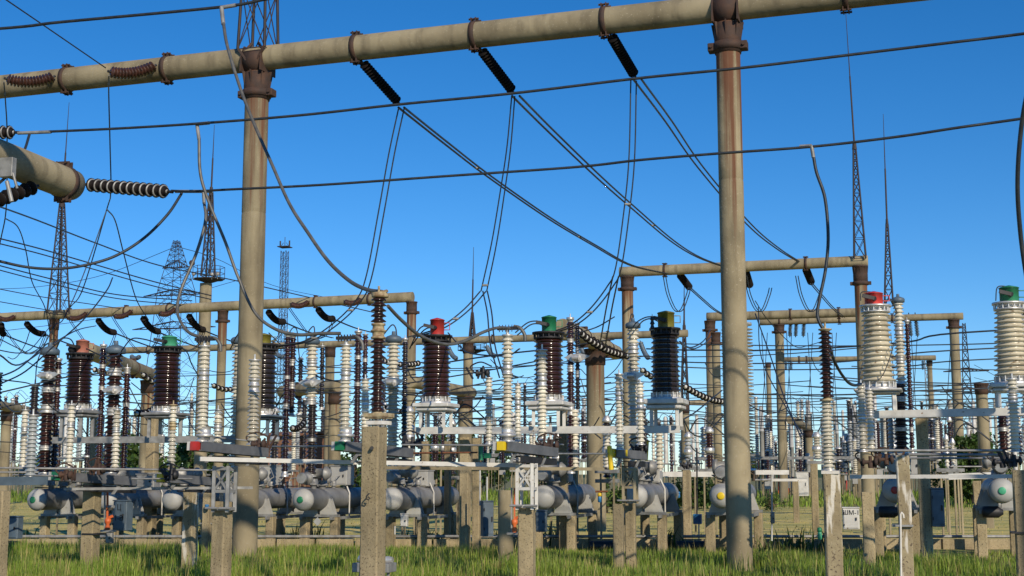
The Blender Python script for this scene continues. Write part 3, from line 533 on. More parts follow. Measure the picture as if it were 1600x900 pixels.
# ---------------------------------------------------------------- far gantries
def beam_px(label, pa, pb, z, w_, clamps=(), mt='concrete', ext=(0, 0), seg=20):
    a, b = PZ(*pa, z), PZ(*pb, z); ax = (b-a).normalized(); a = a-ax*ext[0]; b = b+ax*ext[1]; L = (b-a).length
    r = w_/2*m((a.y+b.y)/2); tube_beam(label, a, b, r, clamps, mt=mt, seg=seg); return a, b, r
a, b, gr = beam_px('far gantry beam at the left with many brown strings', (0, 496), (645, 464), 11, 15, [.16, .245, .39, .50, .58, .72, .84, .93], ext=(9, 0))
def ong(a, b, px):
    lo, hi = 0., 1.
    for _ in range(40):
        mid = (lo+hi)/2
        if pxof(a.lerp(b, mid)) < px: lo = mid
        else: hi = mid
    return a.lerp(b, lo)
for px, lb in ((85, 'column of the far left gantry under the lattice mast'), (348, 'middle column of the far left gantry'), (643, 'end column of the far left gantry with rusty cap')):
    p = ong(a, b, px); column(lb, px, 500, p.y, .245, zt=11-gr, cap=.62, mt='streaked_concrete', ring=px > 300, seg=20)
for i, (x, e) in enumerate(((28, (-4, 495)), (140, (107, 496)), (210, (177, 493)), (278, (248, 489)), (485, (453, 474)), (566, (537, 470)))):
    p = ong(a, b, x); q = P(e[0], e[1], p.y-1.3); string('small brown string in front of the far left beam, ' + near(x), p-UP*0+Vector((0, -gr-.1, 0)), q, .30, 13, mt='rust_glaze', sag=.2, group='brown strings on the far left beam')
FE = []
for i, (x, e) in enumerate(((2, (6, 521)), (40, (71, 521)), (152, (181, 519)), (222, (250, 518)), (294, (320, 515)), (418, (445, 502)), (496, (522, 497)))):
    p = ong(a, b, x); q = P(e[0], e[1], p.y+3); string('thick black string slanting below the far left beam, ' + near(x), p-UP*(gr+.05), q, .38, 16, sag=.25, group='black strings under the far left beam'); FE.append(q)
# gantry behind the right column
a3, b3, g3 = beam_px('higher beam of the right background gantry with rusty joints', (975, 425), (1345, 408), 11, 17, [.19, .44, .76], ext=(.2, .3))
p = ong(a3, b3, 980); column('left column of the right background gantry with rust streaks', 980, 430, p.y, .26, zt=11-g3, cap=.62, seg=20)
p = ong(a3, b3, 1344); column('column carrying the tall right lightning mast', 1344, 420, p.y, .27, zt=11-g3, cap=.8, seg=20)
for x, e in ((1062, (1078, 450)), (1165, (1172, 447)), (1259, (1268, 442))):
    p = ong(a3, b3, x); string('short black string below the right background beam, ' + near(x), p-UP*g3, P(e[0], e[1], p.y+2.5), .36, 12, group='black strings under the right background beam')
for x in (1038, 1165, 1245): twin('slack twin jumper loop below the right background beam, '+near(x), [(x, 431, 58), (x+6, 460), (x+17, 484), (x+27, 484), (x+36, 462), (x+39, 450, 60)], 1.6, 4, group='jumper loops below the right background beam')
twin('paired conductors falling behind the right column to the farther beam', [(1078, 450, 60), (1098, 468), (1120, 486), (1150, 500, 77)], 1.7, 3.5); twin('paired conductors from the right background beam toward the farther beam', [(1268, 443, 60), (1285, 463), (1300, 480), (1318, 496, 77)], 1.7, 3.5)
a4, b4, g4 = beam_px('second farther beam behind the right column', (1112, 495), (1345, 488), 11, 14, [.25, .55, .86], ext=(.3, 0))
for x in (1109,): p = ong(a4, b4, x+3); column('slim column with rusty head left of the right column', x, 495, p.y, .27, zt=11-g4, cap=.6, seg=16)
a5, b5, g5 = beam_px('thin farther beam ending right of the red capped white transformer', (1195, 503), (1505, 494), 11, 11, [.1, .4, .62, .66], ext=(.3, 0))
for x in (1217, 1490): p = ong(a5, b5, x); column('slim far column with dark cap, '+near(x), x, 500, p.y, .27, zt=11-g5, cap=.5, seg=16, ring=True, mt='concrete')
a6, b6, g6 = beam_px('very far thin beam at the right', (1225, 562), (1462, 559), 11, 8, [.1, .15, .62, .78], ext=(0, 0), seg=12)
for x in (1200, 1452): p = ong(a6, b6, x); column('very far slim column, '+near(x), x, 560, p.y+.5, .2, zt=11-g6, cap=.4, seg=12, ring=False, mt='concrete')
for x, e, p5 in ((1245, (1232, 470), 0), (1257, (1265, 530), 1), (1420, (1425, 527), 1), (1430, (1434, 527), 1), (1236, (1240, 530), 1)):
    q = ong(a5, b5, x); string('grey green long string hanging from the thin far beam, '+near(x), q+UP*.3, P(x+ (4 if x > 1300 else -2), 527, q.y+.4), .28, 14, mt='slate_and_shade_paint', group='long strings on the thin far beam')
a7, b7, g7 = beam_px('long distant beam seen between the equipment at mid height', (150, 549), (1070, 521), 11, 11, [.1, .2, .33, .52, .6, .7, .8, .88, .95], ext=(0, .2), seg=16)
for x, lb in ((322, 'distant column carrying the floodlight platform and mast'), (518, 'distant column behind the hooded breaker column'), (732, 'distant column with a lamp platform behind the red can')):
    p = ong(a7, b7, x); column(lb, x, 440, p.y-.2 if x != 322 else 88, .33 if x != 322 else .40, zt=(11-g7) if x != 322 else P(322, 443, 88).z, cap=0 if x == 322 else .7, mt='concrete', seg=16, ring=False)
for i, x in enumerate((205, 262, 430, 700, 760, 905, 935, 1000)): p = ong(a7, b7, x); string('small pale insulator string on the long distant beam, '+near(x), p-UP*.4, P(x+14, 560 if i % 2 else 556, p.y-2), .34, 10, mt='slate_and_shade_paint', sag=.2, group='strings on the long distant beam')
# low portals running away from the camera
def lowportal(label, pa, pb, z, r, cl=(.5, .9), col=None, colr=.27, lab2=None, mt='concrete'):
    a, b = PZ(*pa, z), PZ(*pb, z); tube_beam(label, a, b, r, cl, mt=mt, seg=20)
    if col is not None: p = ong(a, b, col) if abs(pxof(a)-pxof(b)) > 2 and pxof(a) < pxof(b) else (ong(b, a, col)); column(lab2, col, 560, p.y, colr, zt=z-r*.9, cap=.5, mt='streaked_low', seg=24, ring=False)
    return a, b
lowportal('low brown beam running away beside the short rusty column', (879, 511), (962, 551), 6.0, .25, (.35, .8), 930, .29, 'short rusty column below the low beam right of the green can')
lowportal('low ochre beam running away behind the two left transformers', (132, 546), (262, 596), 5.8, .28, (.5, .85), 235, .3, 'short column under the low ochre beam', mt='concrete')
lowportal('low dark beam at the far left edge', (-30, 628), (60, 645), 5.2, .24, (.6,), 15, .25, 'rust streaked short column near the left edge')
lowportal('small low beam ending right of the bright red capped transformer', (640, 596), (737, 614), 5.4, .25, (.5,), 727, .3, 'low rusty topped column right of the bright red capped transformer')
lowportal('small low beam behind the hooded breaker column', (440, 612), (530, 604), 5.4, .26, (.3,), 525, .26, 'low column behind the hooded breaker column')
lowportal('short low beam between orange pipes and brown insulator', (1235, 656), (1262, 668), 5.0, .25, (.5,), 1260, .26, 'low dark headed column left of the brown and white insulator')
p = P(1534, 636, 45); column('low column with dark rusty head behind the right steel beam', 1534, 620, 45, .19, zt=P(1534, 600, 45).z, cap=.35, mt='concrete', seg=20, ring=False)
for i, (x, x2, y0, y1, dd) in enumerate(((898, 978, 512, 555, 36), (1065, 1140, 600, 628, 42), (912, 1000, 521, 560, 41), (140, 235, 575, 585, 50), (220, 262, 582, 600, 46), (590, 660, 560, 566, 48), (1000, 1040, 575, 590, 44), (330, 372, 600, 605, 52), (210, 252, 645, 628, 42), (455, 478, 668, 655, 44), (640, 600, 640, 632, 47))):
    string('white capped tension string sagging in the background, '+near((x+x2)/2), P(x, y0, dd), P(x2, y1, dd+3), .23, 13 if abs(x2-x) > 60 else 6, caps='white_paint', sag=.15, group='white capped tension strings')
# ---------------------------------------------------------------- masts and pylons
mast('lightning mast on the far left gantry, left of the disc string', 91, 490, 318, 160, 75, 24, ptop=(97, 108), n=10)
mast('thin lightning mast rising from the floodlight platform', 325, 432, 300, 195, 88, 16, ptop=(330, 335), n=7)
mast('tall lightning mast on the right background gantry, reaching near the top', 1344, 405, 228, 12, 57.5, 18, ptop=(1335, 1321), n=10)
mast('shorter lightning mast behind the red capped white transformer', 1389, 478, 350, 178, 66, 13, ptop=(1386, 1380), n=9)
mast('small far mast above the long distant beam', 738, 532, 488, 386, 100, 8, ptop=(738, 740), n=5)
mast('small dark mast left of the right column', 1070, 628, 508, 430, 95, 10, ptop=(1069, 1097 if 0 else 1069), n=7)
p = ong(a7, b7, 1069); column('slim column with rusty ball top carrying the small dark mast', 1070, 640, 95, .3, zt=P(1070, 628, 95).z, cap=.8, seg=14, ring=False)
beam_px('thin far beam left of the right column at mid height', (1030, 628), (1110, 630), 8.5, 8, [.4], seg=12)
def tower(label, px, yb, yt, d, w0, w1, arms=(), n=12, waist=None, name='transmission_tower', col='lattice_steel', lw=1.2):
    b = P(px, yb, d); t = P(px, yt, d); b = Vector((t.x, d, 0)); s = m(d); root = thing(name, label, 'pylon', b, 'lattice towers far behind'); mb = MB()
    if waist: wy, ww = waist; q = P(px, wy, d); lattice(mb, b, q, w0*s, ww*s, n, lw*s*.6, .3*s*lw); lattice(mb, q, t, ww*s, w1*s, n, lw*s*.5, .3*s*lw)
    else: lattice(mb, b, t, w0*s, w1*s, n, lw*s*.6, .32*s*lw)
    mb.build('lattice_body', col, root)
    for y, hw, hh in arms:
        am = MB(); c = P(px, y, d); c.x = b.x
        for sg in (-1, 1):
            tip = c+EX*(sg*hw*s)+UP*(0); w_ = 5*s
            for q in (-1, 1): am.cyl(c+EN*q*w_-UP*0, tip, .55*s*lw, n=4); am.cyl(c+EN*q*w_*.7+UP*(hh*s), tip, .55*s*lw, n=4)
            for k in range(1, 6):
                f = k/6; u = c.lerp(tip, f); v = (c+UP*hh*s).lerp(tip, f-.08); am.cyl(u, v, .35*s*lw, n=4); am.cyl(u, (c+UP*hh*s).lerp(tip, max(0, f-.17)), .3*s*lw, n=4)
        am.build('cross_arm', col, root)
    return root
tower('tall lattice pylon with two wide cross arms left of the floodlight platform', 276, 750, 376, 150, 84, 7, [(461, 56, 9), (513, 74, 11), (418, 24, 12)], n=8, waist=(455, 42), lw=1.15)
tower('slim dark telecom mast with antennas right of the left column', 445, 760, 392, 120, 13, 9, [], n=26, name='telecom_mast', lw=.95)
r_ = ALL[-1][0]; mb = MB(); c = P(445, 386, 120); s = m(120); mb.box(c, 18*s, 18*s, 1.2*s)
for k in (-8, 8): mb.cyl(c+EX*k*s, c+EX*k*s+UP*10*s, 1.2*s, n=6); mb.bar(c+EX*k*s, c+EX*k*.3*s+UP*7*s, .6*s, .6*s)
mb.cyl(c, c+UP*16*s, .5*s, n=5); mb.build('antenna_platform', 'lattice_steel', r_)
tower('distant pylon with curved cross arms at the right', 1506, 760, 505, 170, 26, 4, [(580, 34, 5), (612, 40, 7)], n=14, lw=1.3)
tower('slender far lattice post right of the thin far beam', 1447, 650, 562, 140, 5, 5, [(618, 6, 1)], n=12, col='galvanised')
tower('small far pylon behind the white stacks in the middle', 940, 700, 600, 240, 20, 3, [(625, 18, 3)], n=8)
# floodlight platform on the distant column
def platform(label, px, y, d, w_, hgt=20, lamps=((-18, 8), (14, 6), (24, 6))):
    c = P(px, y, d); s = m(d); root = thing('floodlight_platform', label, 'platform', c, 'floodlight platforms'); mb = MB(); W = w_*s
    mb.lathe(c-UP*6*s, [(3*s, 0), (W*.35, 5*s), (W*.5, 6*s), (W*.5, 7*s)], 8); mb.build('deck', 'lattice_steel', root); rl = MB()
    for k in range(8):
        a = k*math.pi/4+.2; q = c+Vector((math.cos(a), math.sin(a), 0))*W*.49; a2 = a+math.pi/4; q2 = c+Vector((math.cos(a2), math.sin(a2), 0))*W*.49
        rl.cyl(q, q+UP*hgt*s, .5*s, n=4)
        for h in (.5, 1): rl.cyl(q+UP*hgt*s*h, q2+UP*hgt*s*h, .45*s, n=4)
    rl.build('railing', 'lattice_steel', root)
    for x, z in lamps: q = c+EX*x*s+UP*z*s-EN*W*.3; MB().ball(q, 3.4*s, 10, .7, Vector((0, 1, -.3))).cyl(q, q-UP*8*s, .6*s, n=5).build('floodlight', 'galvanised', root)
platform('railed floodlight platform on the distant column left of the left column', 326, 437, 87.9, 50)
platform('small railed lamp platform behind the bright red capped transformer', 738, 548, 94, 46, 12, ((-6, 5), (8, 4)))
b_ = P(300, 411, 150); tag(MB().ball(b_, 5*m(150), 12, .8, Vector((1, -1, 0))).build('dish_antenna', 'rusty_steel', None, b_), 'round dish antenna high on the pylon left of the platform', 'antenna')
# ---------------------------------------------------------------- current transformers and their steel beams
CTS = [
 (125, 533, 562, 632, 652, 39, 42, 31.5, 'brown_porcelain', 'faded_red', 'current transformer with dark brown body and faded red can near the left edge', 3, 20, 684, 'galvanised'),
 (262, 527, 552, 636, 654, 41, 44, 31, 'brown_porcelain', 'pale_green', 'current transformer with dark brown body and pale green can', 2, 23, 684, 'galvanised'),
 (412, 524, 548, 640, 656, 42, 44, 30.4, 'black_porcelain', 'olive_paint', 'black current transformer with olive can half hidden by the left column', 0, 22, 682, 'slate_and_shade_paint'),
 (682, 500, 535, 621, 643, 45, 46, 29.5, 'brown_porcelain', 'red_paint', 'current transformer with glossy brown body and bright red can', 1, 22, 669, 'white_paint'),
 (857, 496, 530, 618, 641, 46, 48, 29, 'brown_porcelain', 'green_paint', 'current transformer with brown body and dark green can', 1, 23, 667, 'white_paint'),
 (1039, 489, 524, 614, 640, 44, 48, 28.5, 'black_porcelain', 'olive_paint', 'black bodied current transformer with olive yellow can', 2, 26, 666, 'white_paint'),
 (1368, 459, 489, 598, 616, 44, 56, 26, 'cream_porcelain', 'red_paint', 'large cream bodied current transformer with bright red can', -2, 28, 641, 'white_paint'),
 (1577, 450, 485, 589, 613, 46, 56, 25.5, 'cream_porcelain', 'green_paint', 'large cream bodied current transformer with green can at the right edge', 1, 29, 637, 'white_paint')]
for c in CTS: ct(*c[:11], can_dx=c[11], cw=c[12], foot=c[13], low=c[14])
b = P(113, 546, 31.4); tag(MB().ball(b, 7*m(31.4), 12, .9).build('expansion_ball', 'dark_steel', None, b), 'dark round vessel beside the faded red can', 'vessel')
for px, yt, yb, d, w_ in ((1019, 494, 516, 28.2, 8),): stack(px, yt, yb, d, w_, 'black_porcelain', label='tiny black insulator beside the olive can', seg=10)
rail('pale steel channel beam carrying the two brown left transformers', (85, 688, 31.6), (385, 686, 30.8), 10, .2, 'galvanised', chan=True)
rail('white steel channel beam carrying the three middle transformers', (650, 673, 29.6), (1063, 671, 28.4), 11, .2, 'white_paint', chan=True)
rail('white steel channel beam carrying the two cream transformers', (1362, 648, 26.3), (1640, 642, 25.3), 12, .2, 'white_paint', chan=True)
rail('narrow white cross channel behind the middle transformer beam', (765, 672, 30.4), (1068, 668, 29.6), 8, .1, 'galvanised')
for px, yt, d, w_, lb in ((153, 650, 36, 20, 'square post behind the faded red capped transformer'), (240, 655, 36, 20, 'square post behind the pale green capped transformer'), (727, 684, 30, 19, 'left dark shaded post of the twin pair holding the transformer beam'), (745, 685, 30.6, 15, 'right shaded post of the twin pair holding the transformer beam'), (880, 640, 31.5, 16, 'square post behind the dark green capped transformer'), (897, 660, 33, 13, 'slim post behind the dark green capped transformer'), (1440, 655, 26.6, 24, 'tall shaded post under the cream transformer beam'), (700, 690, 34, 12, 'slim pale post behind the bright red capped transformer'), (665, 690, 34.5, 13, 'slim pale post left behind the bright red capped transformer')):
    post(px, yt, d, w_, label=lb)
# ---------------------------------------------------------------- air-blast circuit breakers
def breaker(px, py, d, w_, dot, label, cols=(), box=None, L=4.0, zoff=None):
    c = P(px, py, d); r = w_/2*m(d); ax = EN; lat = EX; root = thing('circuit_breaker', label, 'circuit breaker', (c.x, c.y, 0), 'air blast circuit breakers with grey tanks')
    q = c+ax*r*.75; MB().lathe(q, [(r, 0), (r*1.035, .0), (r*1.035, .04), (r, .045), (r, L*.25), (r*1.012, L*.25+.01), (r*1.012, L*.25+.05), (r, L*.25+.06), (r, L*.7), (r*1.012, L*.7+.01), (r*1.012, L*.7+.05), (r, L*.7+.06), (r, L), (r*.95, L+r*.3), (r*.75, L+r*.55), (.01, L+r*.75)], 32, ax).build('air_tank', 'tank_paint', root)
    hp = [(r*math.cos(t), -r*.72*math.sin(t)) for t in [math.pi/2*(1-i/9) for i in range(10)]]; hp[0] = (.002, hp[0][1])
    hd = MB().lathe(q+ax*.012, hp+[(r*1.004, .05)], 32, ax, False).build('tank_head', 'head_paint', root)
    if dot: MB().lathe(q, [(r*.001, -r*.735), (r*.20, -r*.72), (r*.30, -r*.70), (r*.31, -r*.67), (r*.31, -r*.62)], 20, ax, False).build('phase_dot', dot, hd)
    zt = c.z-r-.115
    for s_ in (1.15, 3.25):
        o = c+ax*s_; mb = MB()
        for off in (-.07, .07):
            for sg in (-1, 1):
                arc = [o+ax*off+lat*(sg*r*math.cos(t)*1.005)-UP*(r*math.sin(t)*1.005) for t in [math.pi/2*.93*(i/7) for i in range(8)]]
                mb.plate([o+ax*off+lat*(sg*r*1.62)-UP*(r+.11), o+ax*off+lat*(sg*r*1.12)+UP*r*.06]+arc+[o+ax*off+lat*(sg*r*.12)-UP*(r+.11)], .02)
        for sg in (-.9, .9): mb.cyl(o+ax*(-.09)+lat*(sg*r*1.1)-UP*(r*.75), o-ax*.07+lat*(sg*r*1.1)-UP*(r*.75), .022, n=6)
        mb.build('saddle', 'head_paint', root)
        mb = MB(); mb.bar(o-lat*(r*1.9)-UP*(r+.14), o+lat*(r*1.9)-UP*(r+.14), .16, .06); mb.build('cross_beam', 'galvanised', root)
        for sg in (-1, 1):
            pc = o+lat*(sg*r*1.55); t_ = P(px, 800, d); pp = Vector((pc.x, pc.y, zt-.06)); w2 = .2; b_ = Vector((pc.x, pc.y, 0)); n = 6; X, Y = EX, EN; vs = []; h = w2/2; cc = .016
            for i in range(n+1):
                for a, e in ((h-cc, -h), (h, -h+cc), (h, h-cc), (h-cc, h), (-h+cc, h), (-h, h-cc), (-h, -h+cc), (-h+cc, -h)):
                    j = (random.random()-.5)*.006; vs.append(b_+X*(a+j)+Y*(e+j)+UP*(pp.z*i/n))
            fs = [(i*8+k, i*8+(k+1) % 8, (i+1)*8+(k+1) % 8, (i+1)*8+k) for i in range(n) for k in range(8)]
            o2 = MB().add(vs, fs).add(vs[-8:], [tuple(range(8))]).build('concrete_post', 'post_concrete', None, b_); tag(o2, 'low square post under the tank, '+near(pxof(b_+UP)), 'post', 'low posts under the breaker tanks')
    for s_, hh, rr in ((.75, .26, .10), (1.25, .22, .12), (1.9, .2, .07), (2.9, .2, .07)):   # valve bodies and pipework on top of the tank
        o = c+ax*s_+UP*(r-.03); MB().lathe(o, [(rr*.7, 0), (rr*.7, hh*.4), (rr*1.2, hh*.42), (rr*1.2, hh*.55), (rr, hh*.56), (rr, hh)], 14).build('valve', 'galvanised', root)
    o = c+ax*1.0+UP*(r+.36); MB().lathe(o-lat*.32, [(.02, 0), (.15, .02), (.17, .08), (.17, .11), (.12, .12), (.12, .5), (.17, .51), (.17, .54), (.09, .64), (.02, .66)], 18, lat).build('valve_cylinder', 'galvanised', root)
    o = c+ax*.45+UP*(r+.24); MB().lathe(o, [(.02, 0), (.14, .02), (.16, .08), (.1, .1), (.1, .3), (.14, .32), (.12, .4)], 16, -ax).build('valve_dome', 'galvanised', root); MB().ball(c+ax*1.5+UP*(r+.2), .11).build('valve_dome', 'galvanised', root)
    for k in range(7): a1 = c+ax*random.uniform(.3, 3.2)+UP*(r+random.uniform(.0, .2))+lat*random.uniform(-.2, .2); MB().tube([a1, a1+lat*random.uniform(-.3, .3)+UP*.1, a1+ax*random.uniform(.2, .5)+UP*random.uniform(.1, .35)], .014, 5).build('air_line', 'dark_steel' if k % 2 else 'galvanised', root)
    mb = MB(); side = c+lat*(r*1.01)+ax*2.3; mb.tube([side+UP*(r+.1)-lat*r*.4, side+UP*r*.5, side-UP*r*.9, side-UP*(r+.2)], .02, 6); mb.build('air_pipe', 'white_paint', root); mb = MB(); mb.tube([c+ax*.2-lat*r*.3+UP*(r+.04), c+ax*1.5-lat*r*.5+UP*(r-.0), c+ax*3.6-lat*r*.3+UP*(r+.04)], .013, 5); mb.build('cable', 'dark_steel', root)
    rl = MB(); 
    for sg in (-1, 1): rl.bar(c+lat*(sg*r*1.55)+ax*.9-UP*(r+.2), c+lat*(sg*r*1.55)+ax*3.5-UP*(r+.2), .07, .07)
    rl.build('base_rail', 'galvanised', root)
    for cc in cols: stack(parent=root, **cc)
    if box: x0, x1, y0, y1 = box; cabinet('', (x0+x1)/2, y0, y1, d+2.3, (x1-x0), 'head_paint', 1.0, parent=root)
    return root
def K(px, yt, yb, d, w_, mt, joints=(), top='cap', **k): return dict(px=px, yt=yt, yb=yb, d=d, w_=w_, mt=mt, joints=joints, top=top, **k)
WP, BP, KP, GPm = 'white_porcelain', 'brown_porcelain', 'black_porcelain', 'grey_and_shaded_porcelain'
breaker(50, 781, 34, 33, 'green_paint', 'grey air tank breaker with green dot on its pale head at the far left', [K(78, 548, 745, 34.8, 25, BP, ((582, 592), (606, 614), (633, 646), (697, 704)), 'hood'), K(92, 560, 740, 35, 12, BP, ((578, 585), (606, 612)))])
breaker(160, 781, 33.4, 33, None, 'grey air tank breaker behind the dark shaded post', [K(181, 546, 745, 34.2, 26, BP, ((576, 588), (604, 618), (638, 650)), 'hood'), K(162, 538, 740, 34.4, 12, BP, ((570, 576), (604, 610)), 'cap'), K(199, 574, 740, 34.6, 12, BP, ((578, 584), (630, 636)))], (150, 222, 732, 760))
breaker(262, 781, 33, 33, None, 'grey air tank breaker left of the chipped post', [], (208, 250, 740, 762))
breaker(366, 781, 32.4, 33, None, 'grey air tank breaker passing behind the left column', [K(374, 530, 735, 33, 22, WP, ((594, 604),), 'hood'), K(450, 520, 745, 33.4, 12, BP, ((588, 593), (632, 640)), 'cap'), K(458, 524, 650, 33.6, 12, BP, ((562, 572), (598, 608)), 'cap')], (404, 440, 728, 758))
breaker(468, 781, 31.9, 34, 'green_paint', 'grey air tank breaker with round green dot right of the left column', [K(488, 534, 632, 32.7, 20, WP, ((562, 573), (594, 605), (622, 630)), 'hood'), K(488, 632, 745, 32.7, 17, KP, ((685, 690),), None), K(504, 540, 640, 33, 9, KP, (), 'cap')], (517, 553, 729, 758))
breaker(607, 780, 31.3, 35, None, 'grey air tank breaker right of the tall central post', [K(615, 528, 735, 31.9, 22, WP, ((590, 607), (660, 668)), 'hood'), K(633, 528, 735, 32.2, 10, KP, (), 'cap')], (641, 678, 736, 760))
breaker(845, 777, 30.2, 36, None, 'grey air tank breaker below the dark green capped transformer', [K(891, 496, 740, 31, 13, BP, ((530, 536), (572, 582), (632, 650)), 'cap'), K(902, 505, 645, 31.2, 9, KP, ((544, 552), (580, 590)), 'cap'), K(898, 640, 735, 31, 14, WP, ((700, 706),), None)], (864, 896, 722, 753))
breaker(990, 775, 29.6, 37, None, 'grey air tank breaker behind the yellow tube marker', [K(989, 508, 640, 30.4, 20, WP, ((538, 553), (578, 596)), 'hood'), K(989, 600, 735, 30.4, 16, WP, ((660, 668),), None), K(1030, 676, 735, 30.9, 15, WP, (), None)], (1004, 1036, 722, 754))
breaker(1126, 775, 29, 38, 'yellow_paint', 'grey air tank breaker with big yellow dot behind the right column', [K(1151, 505, 735, 30, 50, WP, ((560, 570), (628, 640)), 'cap', pitch=.075)])
breaker(1398, 766, 27.8, 38, 'red_paint', 'grey air tank breaker with red dot behind the conduit post', [K(1403, 468, 600, 28.4, 17, WP, ((508, 524), (558, 568)), 'hood'), K(1405, 600, 708, 28.4, 24, BP, ((620, 628), (668, 674)), None), K(1391, 648, 708, 28.6, 10, GPm, (), None), K(1417, 500, 708, 28.8, 9, BP, ((668, 676),), 'cap')], (1420, 1436, 712, 743))
breaker(1566, 767, 27.1, 38, 'pale_green', 'grey air tank breaker with green dot at the right edge', [K(1597, 480, 706, 28, 20, WP, ((500, 512), (590, 600)), 'hood'), K(1566, 650, 706, 27.9, 18, BP, ((668, 674),), None)])
# ---------------------------------------------------------------- front disconnectors: posts, frames, insulators
tall = post(585, 668, 17, 40, ang=R(-22), label='tall speckled square post with a bent iron hook and brown insulator on top', group=None)
hk = MB(); q = P(575, 775, 16.78); s = m(17); hk.tube([q+Vector((2*s, 0, 4*s)), q+Vector((-2*s, -.02, 0)), q+Vector((-2.5*s, -.02, -4*s)), q+Vector((1*s, -.02, -6*s)), q+Vector((3*s, -.02, -3*s)), q+Vector((0, -.02, -1*s))], .009, 6); ho = hk.build('lifting_hook', 'dark_steel', None, tall.location); ho.parent = tall; ho.location = (0, 0, 0)
hk = MB().cyl(P(581, 700, 16.80), P(581, 700, 16.9), .024, n=12).build('bolt_hole', 'black_pipe', None, tall.location); hk.parent = tall; hk.location = (0, 0, 0)
r_, b_, L_ = stack(592, 458, 651, 17, 25, BP, ((506, 530),), label='tall glossy brown insulator with yellowed caps on the tall central post', top='cap', metal='yellow_iron', core=.55, pitch=.068, seg=24)
mb = MB(); c = P(592, 649, 17); mb.box(c, .30, .28, .05, R(-22)); mb.box(c-UP*.02, .27, .25, .05, R(-22)); mb.build('mounting_plate', 'yellow_iron', r_)
mb = MB(); [mb.cyl(P(x, 652, 17), P(x, 668, 17), .012, n=6) for x in (578, 586, 594, 602)]; mb.build('stud_bolts', 'galvanised', r_)
c = P(592, 661, 17); MB().box(c, .24, .24, .05, R(-22)).build('top_plate', 'chip_white', r_)
c = P(594, 462, 17); mb = MB(); mb.lathe(c-UP*.03, [(.08, 0), (.11, .01), (.11, .04), (.09, .05), (.09, .07), (.04, .075)], 20); mb.bar(c+UP*.04, c+UP*.06+EX*.1, .05, .03); mb.build('head_fitting', 'yellow_iron', r_)
def steelhead(label, px, yt, yb, d, w_, mt='white_paint'):
    """little braced steel frame clamped round the head of a post"""
    a = P(px, yb, d); t = P(px, yt, d); s = w_*m(d)*.5; root = thing('braced_bracket', label, 'bracket', a, 'braced steel brackets on post heads'); mb = MB(); c = Vector((t.x, d, 0))
    for i, j in ((-1, -1), (1, -1), (1, 1), (-1, 1)): q = c+EX*(i*s)+EN*(j*s); mb.bar(q+UP*a.z, q+UP*t.z, .05, .05)
    mb.build('upright', mt, root); mb = MB()
    for z in (a.z+.05, a.z+(t.z-a.z)*.45, t.z-.04):
        mb = MB()
        for i, j, k, l in ((-1, -1, 1, -1), (1, -1, 1, 1), (1, 1, -1, 1), (-1, 1, -1, -1)): mb.bar(c+EX*(i*s)+EN*(j*s)+UP*z, c+EX*(k*s)+EN*(l*s)+UP*z, .04, .045)
        mb.build('cross_bars', mt, root)
    z0, z1 = a.z+(t.z-a.z)*.45, t.z-.06
    for j in (-1, 1): MB().bar(c-EX*s+EN*j*s+UP*z0, c+EX*s+EN*j*s+UP*z1, .02, .03).bar(c+EX*s+EN*j*s+UP*z0, c-EX*s+EN*j*s+UP*z1, .02, .03).build('brace', mt, root)
    for q in (-1, 1): MB().cyl(c-EN*(s+.06)+EX*q*s+UP*(a.z+.06)-EX*.1, c-EN*(s+.06)+EX*q*s+UP*(a.z+.06)+EX*.1, .02, n=6).build('clamp_bolt', 'galvanised', root)
    return root
for px, yt, d, w_, ang, lb, mt in ((348, 785, 20.5, 31, R(-24), 'square post with c shaped hook and rust stain, below the red marked frame', 'post_concrete'), (823, 790, 21, 31, R(-12), 'square post with rust run below the yellow marked frame', 'post_concrete'), (4, 768, 20, 24, R(-24), 'square post cut by the left edge of the picture', 'post_concrete'), (299, 766, 26.3, 24, R(-20), 'chipped square post with white scar left of the red marked frame', 'flaked_concrete'), (966, 788, 25.1, 20, R(-14), 'left post of the rough pair under the yellow tube marker', 'post_concrete'), (985, 787, 25.5, 20, R(-14), 'right post of the rough pair under the yellow tube marker', 'post_concrete'), (1299, 742, 20, 32, R(-8), 'post with flaking paint below the brown and white insulator', 'flaked_concrete'), (1410, 712, 20.2, 26, R(-14), 'post with white conduit on its lower half', 'flaked_concrete'), (145, 756, 25, 28, R(-17), 'wide dark shaded post between the left tanks', 'post_concrete'), (1355, 770, 26, 23, R(-14), 'half shaded post beside the white lettered cabinet', 'post_concrete'), (1592, 735, 21.5, 26, R(-14), 'wide dark post at the right edge of the picture', 'post_concrete'), (1272, 725, 38, 13, GA, 'slim pale post left of the brown and white insulator', 'post_concrete'), (1243, 752, 50, 11, GA, 'slim far post beside the white cabinet', 'post_concrete'), (1073, 736, 36, 16, GA, 'square post with a dark coupling on top left of the right column', 'post_concrete'), (1526, 752, 32, 15, GA, 'post with white collar left of the right edge tank', 'post_concrete'), (325, 762, 30, 15, GA, 'post with blue tag behind the chipped post', 'post_concrete'), (1445, 860, 27, 18, GA, 'low stub post at the foot of the tall shaded post', 'post_concrete')):
    post(px, yt, d, w_, ang, mt, lb)
for o, _ in ALL:
    pass
x = P(790, 766, 27.5); column('short thick round concrete pile with rust streak left of the yellow marked post', 790, 768, 27.5, .15, zt=x.z, cap=0, mt='streaked_low', seg=20)
x = P(1110, 512, 66); column('square looking grey column behind the right background gantry', 1118, 512, 66, .2, zt=P(1118, 520, 66).z, cap=.6, mt='concrete', seg=14)
steelhead('braced white bracket on the post below the red marked channel', 352, 728, 800, 20.4, 24, 'galvanised')
